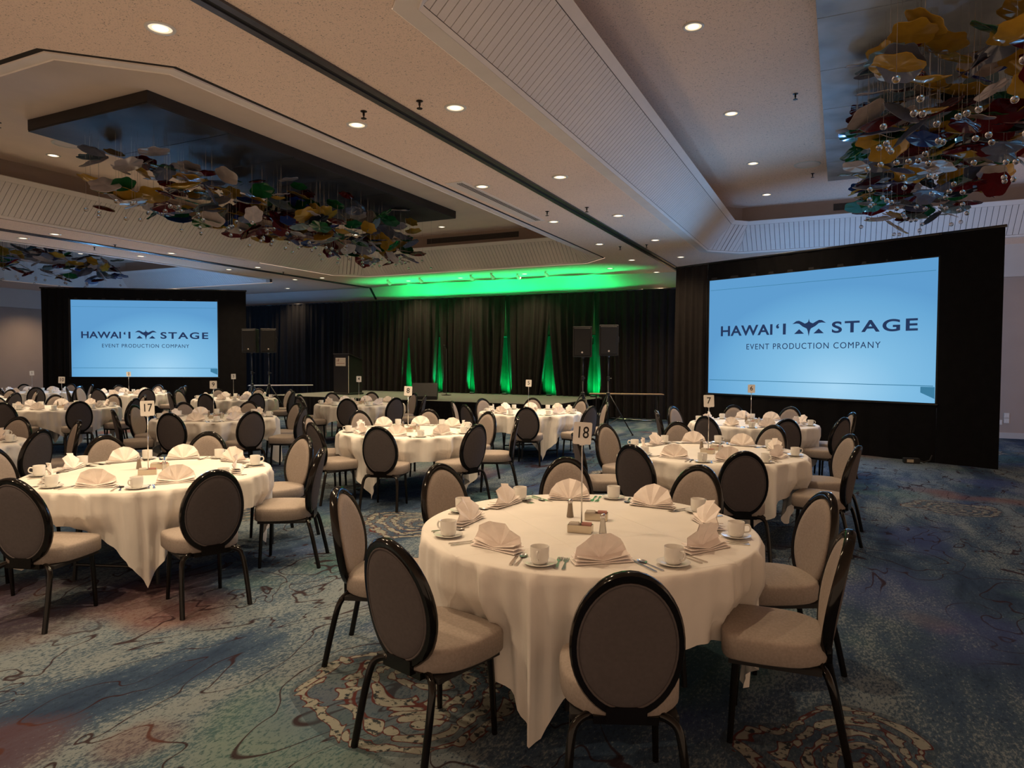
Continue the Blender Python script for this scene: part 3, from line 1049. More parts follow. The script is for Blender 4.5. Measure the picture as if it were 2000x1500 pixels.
def screen_set(D0, D1, S0, S1, z0, z1, ztop, side, seed):
    """screen and its drape surround; D0->D1 drape ends, S0->S1 screen ends, left to right as seen from the tables"""
    D0, D1, S0, S1 = (Vector((*p, 0)) for p in (D0, D1, S0, S1))
    d = (D1 - D0).normalized()
    back = Vector((-d.y, d.x, 0))
    c = (S0 + S1) / 2
    rz = math.atan2(d.y, d.x)
    sw, sh = (S1 - S0).length, z1 - z0
    t = thing('projection_screen', f'large bright blue projection screen with a dark company logo, {side}', 'projection screen', (c.x, c.y, 0), rz)
    sc = put('screen_surface', MB().add([(-sw / 2, 0, -sh / 2), (sw / 2, 0, -sh / 2), (sw / 2, 0, sh / 2), (-sw / 2, 0, sh / 2)], [(0, 1, 2, 3)]).mesh('screen_surface'), 'screen_picture', t, loc=(0, 0, (z0 + z1) / 2))
    put('screen_rear', MB().add([(-sw / 2, 0.03, z0), (sw / 2, 0.03, z0), (sw / 2, 0.03, z1), (-sw / 2, 0.03, z1)], [(3, 2, 1, 0)]).mesh('screen_rear'), 'screen_rear', t)
    fr = MB()
    e = 0.03
    for s in (-1, 1):
        fr.box((s * (sw / 2 + e), 0.015, (z0 + z1) / 2), (2 * e, 0.05, sh + 4 * e))
        fr.box((0, 0.015, (z0 + z1) / 2 + s * (sh / 2 + e)), (sw, 0.05, 2 * e))
    put('screen_frame', fr.mesh('screen_frame'), 'black_matte', t)
    for s in (-1, 1):
        put('frame_leg', MB().box((s * (sw / 2 - 0.3), 0.10, z0 / 2), (0.05, 0.05, z0)).box((s * (sw / 2 - 0.3), 0.35, 0.03), (0.05, 0.6, 0.05)).mesh('frame_leg'), 'black_metal', t)
    logo_parts(sw, sh, sc)
    for ix in (-0.33, 0.0, 0.33):
        for iz in (0.3, 0.7):
            for sgn, ld in ((-1, extra_screen_glow), (1, extra_rear_glow)):
                l = bpy.data.objects.new('extra_screen_glow', ld)
                COL.objects.link(l)
                l.parent = t
                l.location = (ix * sw, sgn * 0.05, z0 + sh * iz)
                l.rotation_euler = (rad(-90), 0, 0) if sgn < 0 else (rad(90), 0, 0)
    a0 = D0.xy
    f0, f1 = (S0 - d * 0.03 - back * 0.02).xy, (S1 + d * 0.03 - back * 0.02).xy
    g = f'drapes dressing the screen {side}'
    drape(tuple(D0.xy), tuple(f0), 0, ztop, f'black drape wing on the left edge of the screen {side}', 'velour_lit' if 'right' in side else 'velour', 0.05, 4.5, seed, g)
    drape(tuple(f1), tuple(D1.xy), 0, ztop, f'flat black drape wing at the right of the screen {side}', 'velour', 0.012, 1.6, seed + 1, g)
    drape(tuple(f0), tuple(f1), z1 + 0.01, ztop, f'black valance above the screen {side}', 'velour', 0.014, 2.2, seed + 2, g, rows=4)
    drape(tuple(f0), tuple(f1), 0, z0 - 0.01, f'black drape skirt below the screen {side}', 'velour', 0.014, 2.0, seed + 3, g, rows=6)


screen_set((-3.42, 15.80), (2.30, 13.04), (-2.61, 15.41), (1.46, 13.44), 1.00, 3.475, 3.85, 'at the right of the stage', 300)
screen_set((-21.86, 12.43), (-16.80, 15.64), (-21.10, 12.86), (-17.49, 15.15), 1.135, 3.495, 3.84, 'at the far left', 320)

# ------------------------------------------------------------------ stage
st = thing('stage_platform', 'low stage with green-lit carpeted deck panels and a black skirt', 'stage', (-11.1, 17.85, 0))
SX0, SX1, SY0, SY1 = -15.85, -6.45, 15.70, 20.45
nx, ny = 4, 3
for i in range(nx):
    for j in range(ny):
        wx, wy = (SX1 - SX0) / nx, (SY1 - SY0) / ny
        cx, cy = SX0 + (i + 0.5) * wx + 11.1, SY0 + (j + 0.5) * wy - 17.85
        put('deck_panel', MB().bbox((cx, cy, STZ - 0.03), (wx - 0.008, wy - 0.008, 0.06), 0.006).mesh('deck_panel'), 'stage_carpet', st)
sk = drape_mesh((SX0 + 11.1, SY0 - 17.85 - 0.01), (SX1 + 11.1, SY0 - 17.85 - 0.01), 0.01, STZ - 0.01, 0.012, 60, 7, rows=3, name='stage_skirt')
put('stage_skirt', sk, 'velour', st)
sk2 = drape_mesh((SX1 + 11.11, SY0 - 17.85), (SX1 + 11.11, SY1 - 17.85 - 1.0), 0.01, STZ - 0.01, 0.012, 28, 8, rows=3, name='stage_skirt')
put('stage_skirt', sk2, 'velour', st)
sk3 = drape_mesh((SX0 + 11.09, SY0 - 17.85), (SX0 + 11.09, SY1 - 17.85 - 1.0), 0.01, STZ - 0.01, 0.012, 28, 9, rows=3, name='stage_skirt')
put('stage_skirt', sk3, 'velour', st)
for i in range(3):
    for j in range(2):
        put('stage_leg', MB().box((SX0 + 0.2 + i * 4.5 + 11.1, SY0 + 0.25 + j * 3.6 - 17.85, 0.275), (0.06, 0.06, 0.55)).mesh('stage_leg'), 'black_metal', st)
t = thing('stage_step', 'small carpeted step unit against the right side of the stage', 'step', (-6.05, 17.2, 0))
put('tread', MB().bbox((0, 0, 0.285), (0.72, 0.9, 0.03), 0.005).mesh('tread'), 'stage_carpet', t)
for s in (-1, 1):
    put('side_panel', MB().box((s * 0.33, 0, 0.135), (0.03, 0.86, 0.27)).mesh('side_panel'), 'black_matte', t)
put('riser', MB().box((0, -0.43, 0.135), (0.66, 0.02, 0.27)).mesh('riser'), 'black_matte', t)

# podium
pod = thing('podium', 'black podium with a pale nameplate standing on the stage', 'podium', (-14.1, 17.25, STZ), rad(-6))
side_o = [(-0.30, 0), (0.28, 0), (0.28, 1.08), (-0.30, 1.26)]


def xz_prism(outline, x0, x1):
    m = MB()
    n = len(outline)
    vs = [(x0, y, z) for y, z in outline] + [(x1, y, z) for y, z in outline]
    return m.add(vs, [tuple(range(n)), tuple(reversed(range(n, 2 * n)))] + [(i, n + i, n + (i + 1) % n, (i + 1) % n) for i in range(n)])


put('podium_body', xz_prism(side_o, -0.33, 0.33).mesh('podium_body'), 'podium_black', pod)
put('podium_plinth', MB().bbox((0, -0.01, 0.03), (0.72, 0.66, 0.06), 0.01).mesh('podium_plinth'), 'black_matte', pod)
put('reading_desk', MB().box((0, 0.0, 1.19), (0.70, 0.64, 0.03), Matrix.Rotation(rad(-17), 3, 'X')).mesh('reading_desk'), 'podium_black', pod)
put('edge_strip', MB().box((0.325, -0.308, 0.64), (0.014, 0.014, 1.16)).mesh('edge_strip'), 'plate_gold', pod)
npl = put('nameplate', MB().bbox((0, 0, 0), (0.44, 0.26, 0.012), 0.004).mesh('nameplate'), 'plate_gold', pod, matrix=Matrix.Translation((-0.02, -0.308, 1.03)) @ Matrix.Rotation(rad(90), 4, 'X'))
mk = [(0, 0), (0.025, 0), (0.065, 0.075), (0.075, 0.02), (0.098, 0.02), (0.135, 0.085), (0.15, 0.085), (0.115, 0.0), (0.085, 0.0), (0.078, 0.06), (0.05, 0.0)]
mk = [(0.0, 0.0), (0.014, 0.0), (0.055, 0.072), (0.064, 0.0), (0.076, 0.0), (0.115, 0.085), (0.132, 0.085), (0.122, 0.0), (0.108, 0.0), (0.113, 0.058), (0.083, -0.006), (0.060, -0.006), (0.050, 0.05), (0.02, -0.006)]
put('nameplate_mark', MB().prism([(x - 0.19, y + 0.015) for x, y in mk], 0.0065, 0.0085).mesh('nameplate_mark'), 'red_ink', npl)
for i in range(9):
    put('nameplate_lettering', MB().box((-0.16 + i * 0.04, -0.045, 0.0075), (0.026 if i % 3 else 0.018, 0.020, 0.002)).mesh('nameplate_lettering'), 'red_ink', npl)

# microphone stand
ms = thing('microphone_stand', 'thin black microphone stand with round base in mid stage', 'microphone stand', (-11.1, 18.3, STZ))
put('stand_base', MB().lathe([(0, 0), (0.15, 0), (0.15, 0.012), (0.04, 0.03), (0.0, 0.03)], 24).mesh('stand_base', True, 40), 'black_metal', ms)
put('stand_pole', MB().tube([(0, 0, 0.02), (0, 0, 1.45)], 0.011).mesh('stand_pole'), 'track_metal', ms)
put('microphone', MB().tube([(0, 0.03, 1.42), (0, 0, 1.46), (0, -0.09, 1.52), (0, -0.11, 1.535), (0, -0.15, 1.56)], [0.012, 0.013, 0.016, 0.025, 0.02], 12).mesh('microphone', True), 'black_metal', ms)


# loudspeakers on tripods
def speaker_box(name, label, loc, rz, w_=0.43, d_=0.38, h_=0.70, tilt=0):
    t = thing(name, label, 'loudspeaker', loc, rz)
    o = []
    for x, y in ((-w_ / 2, -d_ / 2), (w_ / 2, -d_ / 2), (w_ / 2, -d_ / 2 + 0.08), (w_ / 2 * 0.62, d_ / 2), (-w_ / 2 * 0.62, d_ / 2), (-w_ / 2, -d_ / 2 + 0.08)):
        o.append((x, y))
    rings = []
    for z, k in ((0, 0.96), (0.015, 1.0), (h_ - 0.015, 1.0), (h_, 0.96)):
        rings.append([(x * k, y * k, z) for x, y in o])
    put('cabinet', MB().loft(rings, True, True).mesh('cabinet'), 'speaker_plastic', t)
    put('front_grille', MB().bbox((0, 0, 0), (w_ - 0.05, h_ - 0.07, 0.02), 0.012).mesh('front_grille'), 'speaker_grille', t, matrix=Matrix.Translation((0, -d_ / 2 - 0.008, h_ / 2)) @ Matrix.Rotation(rad(90), 4, 'X'))
    put('badge', MB().lathe([(0, 0), (0.022, 0), (0.022, 0.004), (0, 0.006)], 14).mesh('badge'), 'plate_gold', t, matrix=Matrix.Translation((0, -d_ / 2 - 0.018, 0.11)) @ Matrix.Rotation(rad(90), 4, 'X'))
    put('handle', MB().tube([(w_ / 2 - 0.015, 0.0, h_ * 0.42), (w_ / 2 + 0.012, 0.0, h_ * 0.45), (w_ / 2 + 0.012, 0, h_ * 0.62), (w_ / 2 - 0.015, 0, h_ * 0.65)], 0.010, 8).mesh('handle', True), 'speaker_plastic', t)
    return t


def tripod(label, x, y, h, rz=0.0, spread=0.58, hub=0.98):
    t = thing('speaker_stand', label, 'speaker stand', (x, y, 0), rz)
    put('pole', MB().tube([(0, 0, 0.22), (0, 0, hub + 0.35)], 0.020, 12).mesh('pole', True), 'black_metal', t)
    put('inner_pole', MB().tube([(0, 0, hub + 0.3), (0, 0, h + 0.08)], 0.016, 12).mesh('inner_pole', True), 'track_metal', t)
    put('collar', MB().lathe([(0.021, hub + 0.28), (0.034, hub + 0.29), (0.034, hub + 0.37), (0.018, hub + 0.38)], 14).tube([(0.03, 0, hub + 0.33), (0.075, 0, hub + 0.33)], 0.012, 8).mesh('collar', True, 40), 'black_metal', t)
    put('hub', MB().lathe([(0.02, hub - 0.06), (0.045, hub - 0.05), (0.045, hub), (0.02, hub + 0.02)], 14).mesh('hub', True, 40), 'black_metal', t)
    put('top_adapter', MB().lathe([(0.018, h - 0.03), (0.03, h - 0.02), (0.03, h - 0.002), (0.01, h - 0.001)], 12).mesh('top_adapter'), 'track_metal', t)
    for k in range(3):
        a = 2 * PI * k / 3 + 0.35
        lg = put('leg', MB().tube([(0.03 * math.cos(a), 0.03 * math.sin(a), hub - 0.03), (spread * math.cos(a), spread * math.sin(a), 0.02)], 0.014, 8).mesh('leg', True), 'black_metal', t)
        put('brace', MB().tube([(0.02 * math.cos(a), 0.02 * math.sin(a), 0.26), (spread * 0.55 * math.cos(a), spread * 0.55 * math.sin(a), 0.46)], 0.008, 6).mesh('brace'), 'black_metal', t)
        put('rubber_foot', MB().lathe([(0.0, 0), (0.022, 0), (0.022, 0.03), (0.012, 0.045)], 10, (spread * math.cos(a), spread * math.sin(a), 0.0)).mesh('rubber_foot'), 'black_matte', lg)
    return t


SPKZ = 1.82
tripod('black tripod speaker stand on the carpet right of the stage, spread legs showing', -4.74, 14.88, SPKZ, rad(12))
speaker_box('loudspeaker', 'black loudspeaker on the right-hand tripod right of the stage', (-4.74, 14.88, SPKZ), rad(20))
tripod('black speaker stand right of the stage, its legs hidden behind chairs', -5.32, 14.80, SPKZ - 0.03, rad(70))
speaker_box('loudspeaker', 'black loudspeaker on the left-hand tripod right of the stage', (-5.32, 14.80, SPKZ - 0.03), rad(14))
tripod('speaker stand farthest left beside the left screen', -15.62, 14.75, 1.90, rad(40))
speaker_box('loudspeaker', 'loudspeaker farthest left, lit bluish, beside the left screen', (-15.62, 14.75, 1.90), rad(18))
tripod('speaker stand left of the stage, right one of the far pair', -15.05, 14.85, 1.90, rad(20))
speaker_box('loudspeaker', 'brown-lit loudspeaker left of the stage, right one of the far pair', (-15.05, 14.85, 1.90), rad(42))

wd = thing('monitor_wedge', 'black stage monitor speaker on the front edge of the stage', 'loudspeaker', (-10.45, 16.08, STZ), rad(28))
wo = [(-0.24, 0.0), (0.22, 0.0), (0.22, 0.40), (0.02, 0.46), (-0.24, 0.10)]
put('cabinet', xz_prism(wo, -0.35, 0.35).mesh('cabinet'), 'speaker_plastic', wd)
put('front_grille', MB().box((0, 0.235, 0.21), (0.60, 0.02, 0.32)).mesh('front_grille'), 'speaker_grille', wd)
put('badge', MB().box((-0.24, -0.245, 0.06), (0.04, 0.006, 0.02)).mesh('badge'), 'plate_gold', wd)
put('handle', MB().tube([(-0.352, 0.0, 0.12), (-0.372, 0.0, 0.14), (-0.372, 0.0, 0.24), (-0.352, 0, 0.26)], 0.010, 8).mesh('handle'), 'black_metal', wd)


# folding tables at the sides of the stage
def folding_table(label, x0, y0, x1, y1, z, mat, depth=0.55):
    c = Vector(((x0 + x1) / 2, (y0 + y1) / 2, 0))
    L = math.hypot(x1 - x0, y1 - y0)
    t = thing('folding_table', label, 'table', c, math.atan2(y1 - y0, x1 - x0))
    put('table_top', MB().bbox((0, 0, z - 0.015), (L, depth, 0.03), 0.006).mesh('table_top'), mat, t)
    put('top_edge', MB().box((0, -depth / 2 - 0.003, z - 0.016), (L, 0.005, 0.026)).mesh('top_edge'), 'black_matte', t)
    for sx in (-1, 1):
        for sy in (-1, 1):
            put('leg', MB().tube([(sx * (L / 2 - 0.2), sy * (depth / 2 - 0.07), z - 0.03), (sx * (L / 2 - 0.16), sy * (depth / 2 - 0.05), 0)], 0.016, 8).mesh('leg'), 'black_metal', t)
        put('leg_brace', MB().tube([(sx * (L / 2 - 0.18), -(depth / 2 - 0.06), 0.2), (sx * (L / 2 - 0.18), depth / 2 - 0.06, 0.2)], 0.01, 6).mesh('leg_brace'), 'black_metal', t)


folding_table('narrow folding table with a brown top behind the right tripod', -6.40, 18.35, -4.46, 19.05, 0.79, 'brown_laminate')
folding_table('narrow pale-topped folding table behind the far left loudspeakers', -18.5, 17.3, -16.9, 18.75, 0.81, 'white_laminate')
tag(put('floor_bar', MB().tube([(-6.1, 19.05, 0.035), (-4.75, 18.95, 0.035)], 0.022, 8).mesh('floor_bar', True), 'steel'), 'pale metal bar lying on the carpet at the foot of the drapes', 'bar')

# power box by the right screen, wall outlets
pb = thing('power_box', 'small black power box with a pale label at the foot of the right screen drape', 'power box', (1.12, 13.28, 0), rad(10))
put('box_body', MB().bbox((0, 0, 0.045), (0.24, 0.12, 0.09), 0.01).mesh('box_body'), 'black_matte', pb)
put('box_label', MB().box((-0.03, -0.0625, 0.045), (0.10, 0.004, 0.05)).mesh('box_label'), 'orange_label', pb)
put('cable', MB().tube([(0.11, 0, 0.05), (0.2, 0.02, 0.02), (0.28, 0.0, 0.06), (0.31, 0.0, 0.15)], 0.012, 8).mesh('cable', True), 'black_matte', pb)
for i, (dx, z, lab) in enumerate(((0.0, 0.52, 'upper white wall plate beside the right screen drape'), (0.0, 0.40, 'lower white outlet plate beside the right screen drape'), (-0.13, 0.36, 'left white outlet plate beside the right screen drape'))):
    o = thing('wall_plate', lab, 'wall plate', (3.42 + dx, 18.69, z))
    put('plate', MB().box((0, 0, 0), (0.10, 0.012, 0.11)).mesh('plate'), 'outlet_white', o)
    for s in (-1, 1):
        put('socket', MB().box((s * 0.022, -0.007, 0), (0.028, 0.004, 0.05)).mesh('socket'), 'trim_white', o)


# ------------------------------------------------------------------ dining furniture
def oval_back():
    """ring frame and cushions of the oval chair back; seat faces +Y"""
    A, B, zc = 0.203, 0.276, 0.664

    def pt(t_, k, off):
        x = A * k * math.cos(t_)
        zl = B * k * math.sin(t_) * (1.0 + 0.05 * math.sin(t_))
        y = -0.262 - zl * 0.17 + 0.75 * x * x + off
        return (x, y, zc + zl)
    n = 44
    ring = []
    sec = [(1.0, 0.022), (1.035, 0.012), (1.035, -0.012), (1.0, -0.024), (0.90, -0.020), (0.875, -0.008), (0.875, 0.008), (0.90, 0.018)]
    for j in range(n):
        t_ = 2 * PI * j / n
        ring.append([pt(t_, k, o) for k, o in sec])
    m = MB()
    ns = len(sec)
    m.add([p for r in ring for p in r], [(j * ns + i, ((j + 1) % n) * ns + i, ((j + 1) % n) * ns + (i + 1) % ns, j * ns + (i + 1) % ns) for j in range(n) for i in range(ns)])
    frame = m.mesh('back_frame', True, 55)

    def pad(sgn, bulge, base):
        rings = []
        for k, o in ((0.885, base), (0.88, base + bulge * 0.5), (0.84, base + bulge * 0.85), (0.70, base + bulge), (0.4, base + bulge * 1.06), (0.08, base + bulge * 1.08)):
            rings.append([pt(2 * PI * j / n, k, sgn * o) for j in range(n)])
        mm = MB().loft(rings if sgn > 0 else [list(reversed(r)) for r in rings], False, True)
        return mm.mesh('cushion', True)
    pip = []
    piping = MB().tube([pt(2 * PI * j / n, 0.885, -0.018) for j in range(n + 1)], 0.005, 6, caps=False).mesh('piping', True)
    return frame, pad(1, 0.026, 0.006), pad(-1, 0.010, 0.012), piping


def seat_mesh():
    n = 40

    base = [(0.0, 0.222), (0.12, 0.218), (0.205, 0.20), (0.228, 0.16), (0.236, 0.06), (0.228, -0.06), (0.205, -0.135), (0.135, -0.212), (0.06, -0.228), (0.0, -0.23)]
    pts = base + [(-x, y) for x, y in reversed(base[1:-1])]
    for _ in range(1):
        q_ = []
        for a_, b_ in zip(pts, pts[1:] + pts[:1]):
            q_ += [(0.75 * a_[0] + 0.25 * b_[0], 0.75 * a_[1] + 0.25 * b_[1]), (0.25 * a_[0] + 0.75 * b_[0], 0.25 * a_[1] + 0.75 * b_[1])]
        pts = q_
    pts = list(reversed(pts))
    rings = [[(x * k, y * k, z) for x, y in pts] for z, k in ((0.392, 0.93), (0.393, 0.975), (0.400, 1.0), (0.470, 1.004), (0.486, 0.99), (0.495, 0.955), (0.501, 0.85), (0.505, 0.5), (0.506, 0.1))]
    return MB().loft(rings, True, True).mesh('seat', True, 60)


fr_me, pad_me, rear_me, pip_me = oval_back()
seat_me = seat_mesh()
pan_me = MB().box((0, -0.01, 0.378), (0.40, 0.38, 0.022)).mesh('seat_pan')
brk_me = MB().box((0, -0.222, 0.412), (0.15, 0.05, 0.06)).box((0, -0.200, 0.385), (0.24, 0.06, 0.03)).mesh('back_bracket')


def smooth_path(pts, n=5):
    out = []
    P_ = [Vector(p) for p in pts]
    P_ = [2 * P_[0] - P_[1]] + P_ + [2 * P_[-1] - P_[-2]]
    for i in range(1, len(P_) - 2):
        for k in range(n):
            u = k / n
            a, b, c, d = P_[i - 1:i + 3]
            out.append(0.5 * ((2 * b) + (c - a) * u + (2 * a - 5 * b + 4 * c - d) * u * u + (3 * b - a - 3 * c + d) * u ** 3))
    out.append(P_[-2])
    return out


def leg_mesh(front, s):
    if front:
        p = [(s * 0.165, 0.150, 0.385), (s * 0.172, 0.158, 0.25), (s * 0.18, 0.17, 0.0)]
        return MB().tube(p, [0.0165, 0.0155, 0.013], 10).mesh('leg', True, 60)
    p = smooth_path([(s * 0.085, -0.185, 0.385), (s * 0.14, -0.20, 0.388), (s * 0.188, -0.225, 0.36), (s * 0.205, -0.25, 0.28), (s * 0.215, -0.285, 0.12), (s * 0.220, -0.31, 0.0)])
    return MB().tube(p, 0.0165, 10).mesh('leg', True, 60)


legs_me = [leg_mesh(fr, s) for fr in (True, False) for s in (-1, 1)]
for me, mt in ((fr_me, 'chair_frame'), (pad_me, 'back_fabric'), (rear_me, 'rear_fabric'), (pip_me, 'rear_fabric'), (seat_me, 'seat_fabric'), (pan_me, 'black_matte'), (brk_me, 'chair_frame')):
    me.materials.append(MATS[mt])
for me in legs_me:
    me.materials.append(MATS['chair_frame'])


def make_chair(label, loc, rz, group):
    t = thing('banquet_chair', label, 'chair', loc, rz, group)
    s_ = put('seat', seat_me, None, t)
    put('seat_pan', pan_me, None, s_)
    put('back_frame', fr_me, None, t)
    put('back_cushion', pad_me, None, t)
    b_ = put('back_panel', rear_me, None, t)
    put('piping', pip_me, None, b_)
    put('back_bracket', brk_me, None, t)
    for me in legs_me:
        put('leg', me, None, t)
    return t


def cloth_mesh(phi, seed, seats=(), R=0.925, top=0.772, half=1.175):
    r_ = random.Random(seed)
    n = 288
    ph = [r_.uniform(0, 6.28) for _ in range(4)]
    nf = r_.choice((18, 19, 20, 21))
    rings = []
    for q in (0.02, 0.5, 0.93, 0.985):
        rings.append([(R * q * math.cos(2 * PI * j / n), R * q * math.sin(2 * PI * j / n), top) for j in range(n)])
    rings.append([(R * 1.0 * math.cos(2 * PI * j / n), R * 1.0 * math.sin(2 * PI * j / n), top - 0.006) for j in range(n)])
    rows = 14
    for i in range(1, rows + 1):
        v = i / rows
        ring = []
        for j in range(n):
            a = 2 * PI * j / n
            b = (a - phi + PI / 4) % (PI / 2) - PI / 4         # angle from the nearest corner
            flat_r = half / math.cos(PI / 4 - abs(b))
            drop = (flat_r - 0.915) * (0.985 + 0.02 * math.sin(3 * a + ph[0]))
            drop = min(drop, top - 0.015)
            s = v * drop
            w_ = math.sin(nf * a + ph[1] + 1.2 * math.sin(3 * a + ph[2]) + 0.5 * s)
            amp = (0.030 + 0.085 * s) * min(1, s / 0.035) * (0.55 + 0.6 * math.exp(-(b / 0.5) ** 2))
            corner = math.exp(-(b / 0.20) ** 2)
            w_ = 0.75 - 1.6 * abs(math.sin(0.5 * nf * a + 0.6 * math.sin(3 * a + ph[2]) + ph[1])) ** 0.75 + 0.3 * w_ + 0.2 * math.sin(2.6 * nf * a + ph[3])
            rr2 = R + 0.014 * min(1, s / 0.03) + 0.03 * s + amp * w_ - 0.05 * corner * s
            for sa in seats:
                dd = ((a - sa + PI) % (2 * PI)) - PI
                if abs(dd) < 0.6:
                    rr2 -= 0.08 * math.exp(-(dd / 0.27) ** 4) * min(1, max(0, (s - 0.16) / 0.12))
            # gather towards the corner as the point hangs
            aa = a - b * 0.35 * (s / 0.74) * math.exp(-(b / 0.45) ** 2)
            ring.append((rr2 * math.cos(aa), rr2 * math.sin(aa), top - 0.006 - s))
        rings.append(ring)
    m = MB().loft(rings, True, False)
    return m.mesh('tablecloth', True)


top_me = MB().lathe([(0, 0.737), (0.88, 0.737), (0.915, 0.742), (0.915, 0.762), (0.905, 0.7675), (0, 0.7675)], 48).mesh('table_top')
top_me.materials.append(MATS['table_ply'])
tleg_me = MB().tube([(0.42, 0.30, 0.738), (0.46, 0.34, 0.0)], 0.016, 8).tube([(0.42, -0.30, 0.738), (0.46, -0.34, 0.0)], 0.016, 8).tube([(0.455, 0.33, 0.12), (0.455, -0.33, 0.12)], 0.012, 8).mesh('folding_leg')
tleg_me.materials.append(MATS['black_metal'])

# cups, saucers
cup_me = MB().lathe([(0.0, 0.006), (0.024, 0.006), (0.026, 0.0), (0.031, 0.002), (0.039, 0.012), (0.0425, 0.030), (0.0435, 0.078), (0.0425, 0.080), (0.041, 0.078), (0.040, 0.030), (0.034, 0.013), (0.0, 0.010)], 24).mesh('cup_body', True, 60)
hand_me = MB().tube(smooth_path([(0.041, 0, 0.064), (0.062, 0, 0.068), (0.072, 0, 0.052), (0.066, 0, 0.034), (0.042, 0, 0.026)], 4), 0.0048, 8).mesh('handle', True)
sau_me = MB().lathe([(0.0, 0.004), (0.030, 0.003), (0.034, 0.0), (0.042, 0.002), (0.074, 0.013), (0.078, 0.016), (0.074, 0.0165), (0.040, 0.008), (0.036, 0.0055), (0.0, 0.0055)], 28).mesh('saucer', True, 60)
for me in (cup_me, hand_me, sau_me):
    me.materials.append(MATS['china'])


def napkin_mesh(seed):
    """pleated fan standing on a flattened pleated foot; fan lies in the XZ plane"""
    r_ = random.Random(seed)
    m = MB()
    n = 4
    rows = []
    for q in (0.08, 0.45, 0.8, 1.0):
        ring = []
        for j in range(2 * n + 1):
            a = rad(8) + (PI - rad(16)) * j / (2 * n)
            R_ = 0.135 * q * (1 + 0.03 * math.sin(2 * a + seed))
            y = (0.013 if j % 2 else -0.013) * q + 0.02 * math.sin(a + seed) * q * q - 0.03 * (q ** 2) * math.sin(a)
            ring.append((R_ * math.cos(a), y + 0.012, 0.008 + R_ * math.sin(a)))
        rows.append(ring)
    back = [[(x * 0.99, y + 0.004, z) for x, y, z in r] for r in rows]
    m.loft(rows, closed=False)
    m.loft(back[::-1], closed=False)
    fan = m.mesh('fan', False)
    f = MB()
    for s in (-1, 1):
        for k in range(3):
            a = rad(2 + k * 9)
            L = 0.142 - 0.004 * k
            z = 0.002 + 0.0045 * k
            ca, sa = math.cos(a), math.sin(a)
            y0, y1 = -0.045 + 0.006 * k, 0.035 - 0.004 * k
            f.add([(0, y0, z), (s * L * ca, y0 - 0.006, z + L * sa * 0.55), (s * L * ca, y1, z + L * sa * 0.55 + 0.004), (0, y1, z + 0.004),
                   (0, y0, z + 0.003), (s * L * ca, y0 - 0.006, z + L * sa * 0.55 + 0.004), (s * L * ca, y1, z + L * sa * 0.55 + 0.008), (0, y1, z + 0.007)],
                  [(0, 1, 2, 3), (4, 7, 6, 5), (0, 4, 5, 1), (1, 5, 6, 2), (2, 6, 7, 3)])
    foot = f.mesh('pleated_foot')
    for me in (fan, foot):
        me.materials.append(MATS['napkin_linen'])
    return fan, foot


NAPKINS = [napkin_mesh(k) for k in range(4)]


def extrude_outline(half, z=0.0, th=0.0022):
    pts = half + [(-x, y) for x, y in reversed(half) if abs(x) > 1e-6]
    return MB().prism([(x, y) for x, y in pts], z, z + th)


knife_h = extrude_outline([(0.0045, -0.115), (0.0085, -0.108), (0.0075, -0.05), (0.0055, -0.015)], 0, 0.005).mesh('knife_handle')
knife_b = MB().prism([(0.0055, -0.017), (0.0085, 0.0), (0.0085, 0.075), (0.003, 0.108), (-0.004, 0.112), (-0.006, 0.08), (-0.0055, -0.017)], 0.001, 0.0032).mesh('knife_blade')
fork_h = extrude_outline([(0.004, -0.10), (0.009, -0.092), (0.0065, -0.05), (0.0035, 0.0), (0.0045, 0.02)], 0, 0.0035).mesh('fork_handle')
fk = MB().prism([(0.0045, 0.018), (0.012, 0.035), (0.0125, 0.048), (-0.0125, 0.048), (-0.012, 0.035), (-0.0045, 0.018)], 0.001, 0.003)
for k in range(4):
    x = -0.0108 + k * 0.0072
    fk.prism([(x - 0.0019, 0.047), (x + 0.0019, 0.047), (x + 0.0012, 0.092), (x - 0.0012, 0.092)], 0.001, 0.003)
fork_t = fk.mesh('fork_tines')
spoon_h = extrude_outline([(0.004, -0.095), (0.0085, -0.088), (0.006, -0.04), (0.003, 0.03)], 0, 0.0035).mesh('spoon_handle')
sb = []
for q, z in ((0.1, 0.0015), (0.6, 0.0025), (1.0, 0.006)):
    sb.append([(0.019 * q * math.cos(2 * PI * j / 20), 0.058 + 0.030 * q * math.sin(2 * PI * j / 20), z) for j in range(20)])
spoon_b = MB().loft(sb, True, False).loft([[(x, y, z + 0.001) for x, y, z in r] for r in sb[::-1]], False, True).mesh('spoon_bowl', True)
for me in (knife_h, knife_b, fork_h, fork_t, spoon_h, spoon_b):
    me.materials.append(MATS['steel'])

# centre pieces
shk_me = MB().lathe([(0.0, 0.0), (0.021, 0.0), (0.022, 0.004), (0.0185, 0.03), (0.0135, 0.075), (0.013, 0.082), (0.0, 0.083)], 10).mesh('shaker_body')
shk_p = shk_me.copy()
shk_me.materials.append(MATS['salt_glass'])
shk_p.materials.append(MATS['pepper_glass'])
shk_t = MB().lathe([(0.0145, 0.0835), (0.0145, 0.094), (0.012, 0.102), (0.006, 0.108), (0.0, 0.109)], 14).mesh('shaker_cap', True, 50)
shk_t.materials.append(MATS['steel'])
cad = MB()
for s in (-1, 1):
    cad.box((s * 0.064, 0, 0.022), (0.003, 0.062, 0.040)).box((0, s * 0.031, 0.022), (0.131, 0.003, 0.040))
cad_me = cad.box((0, 0, 0.0015), (0.128, 0.062, 0.003)).mesh('caddy_tray')
cad_me.materials.append(MATS['brass_top'])
pk = {}
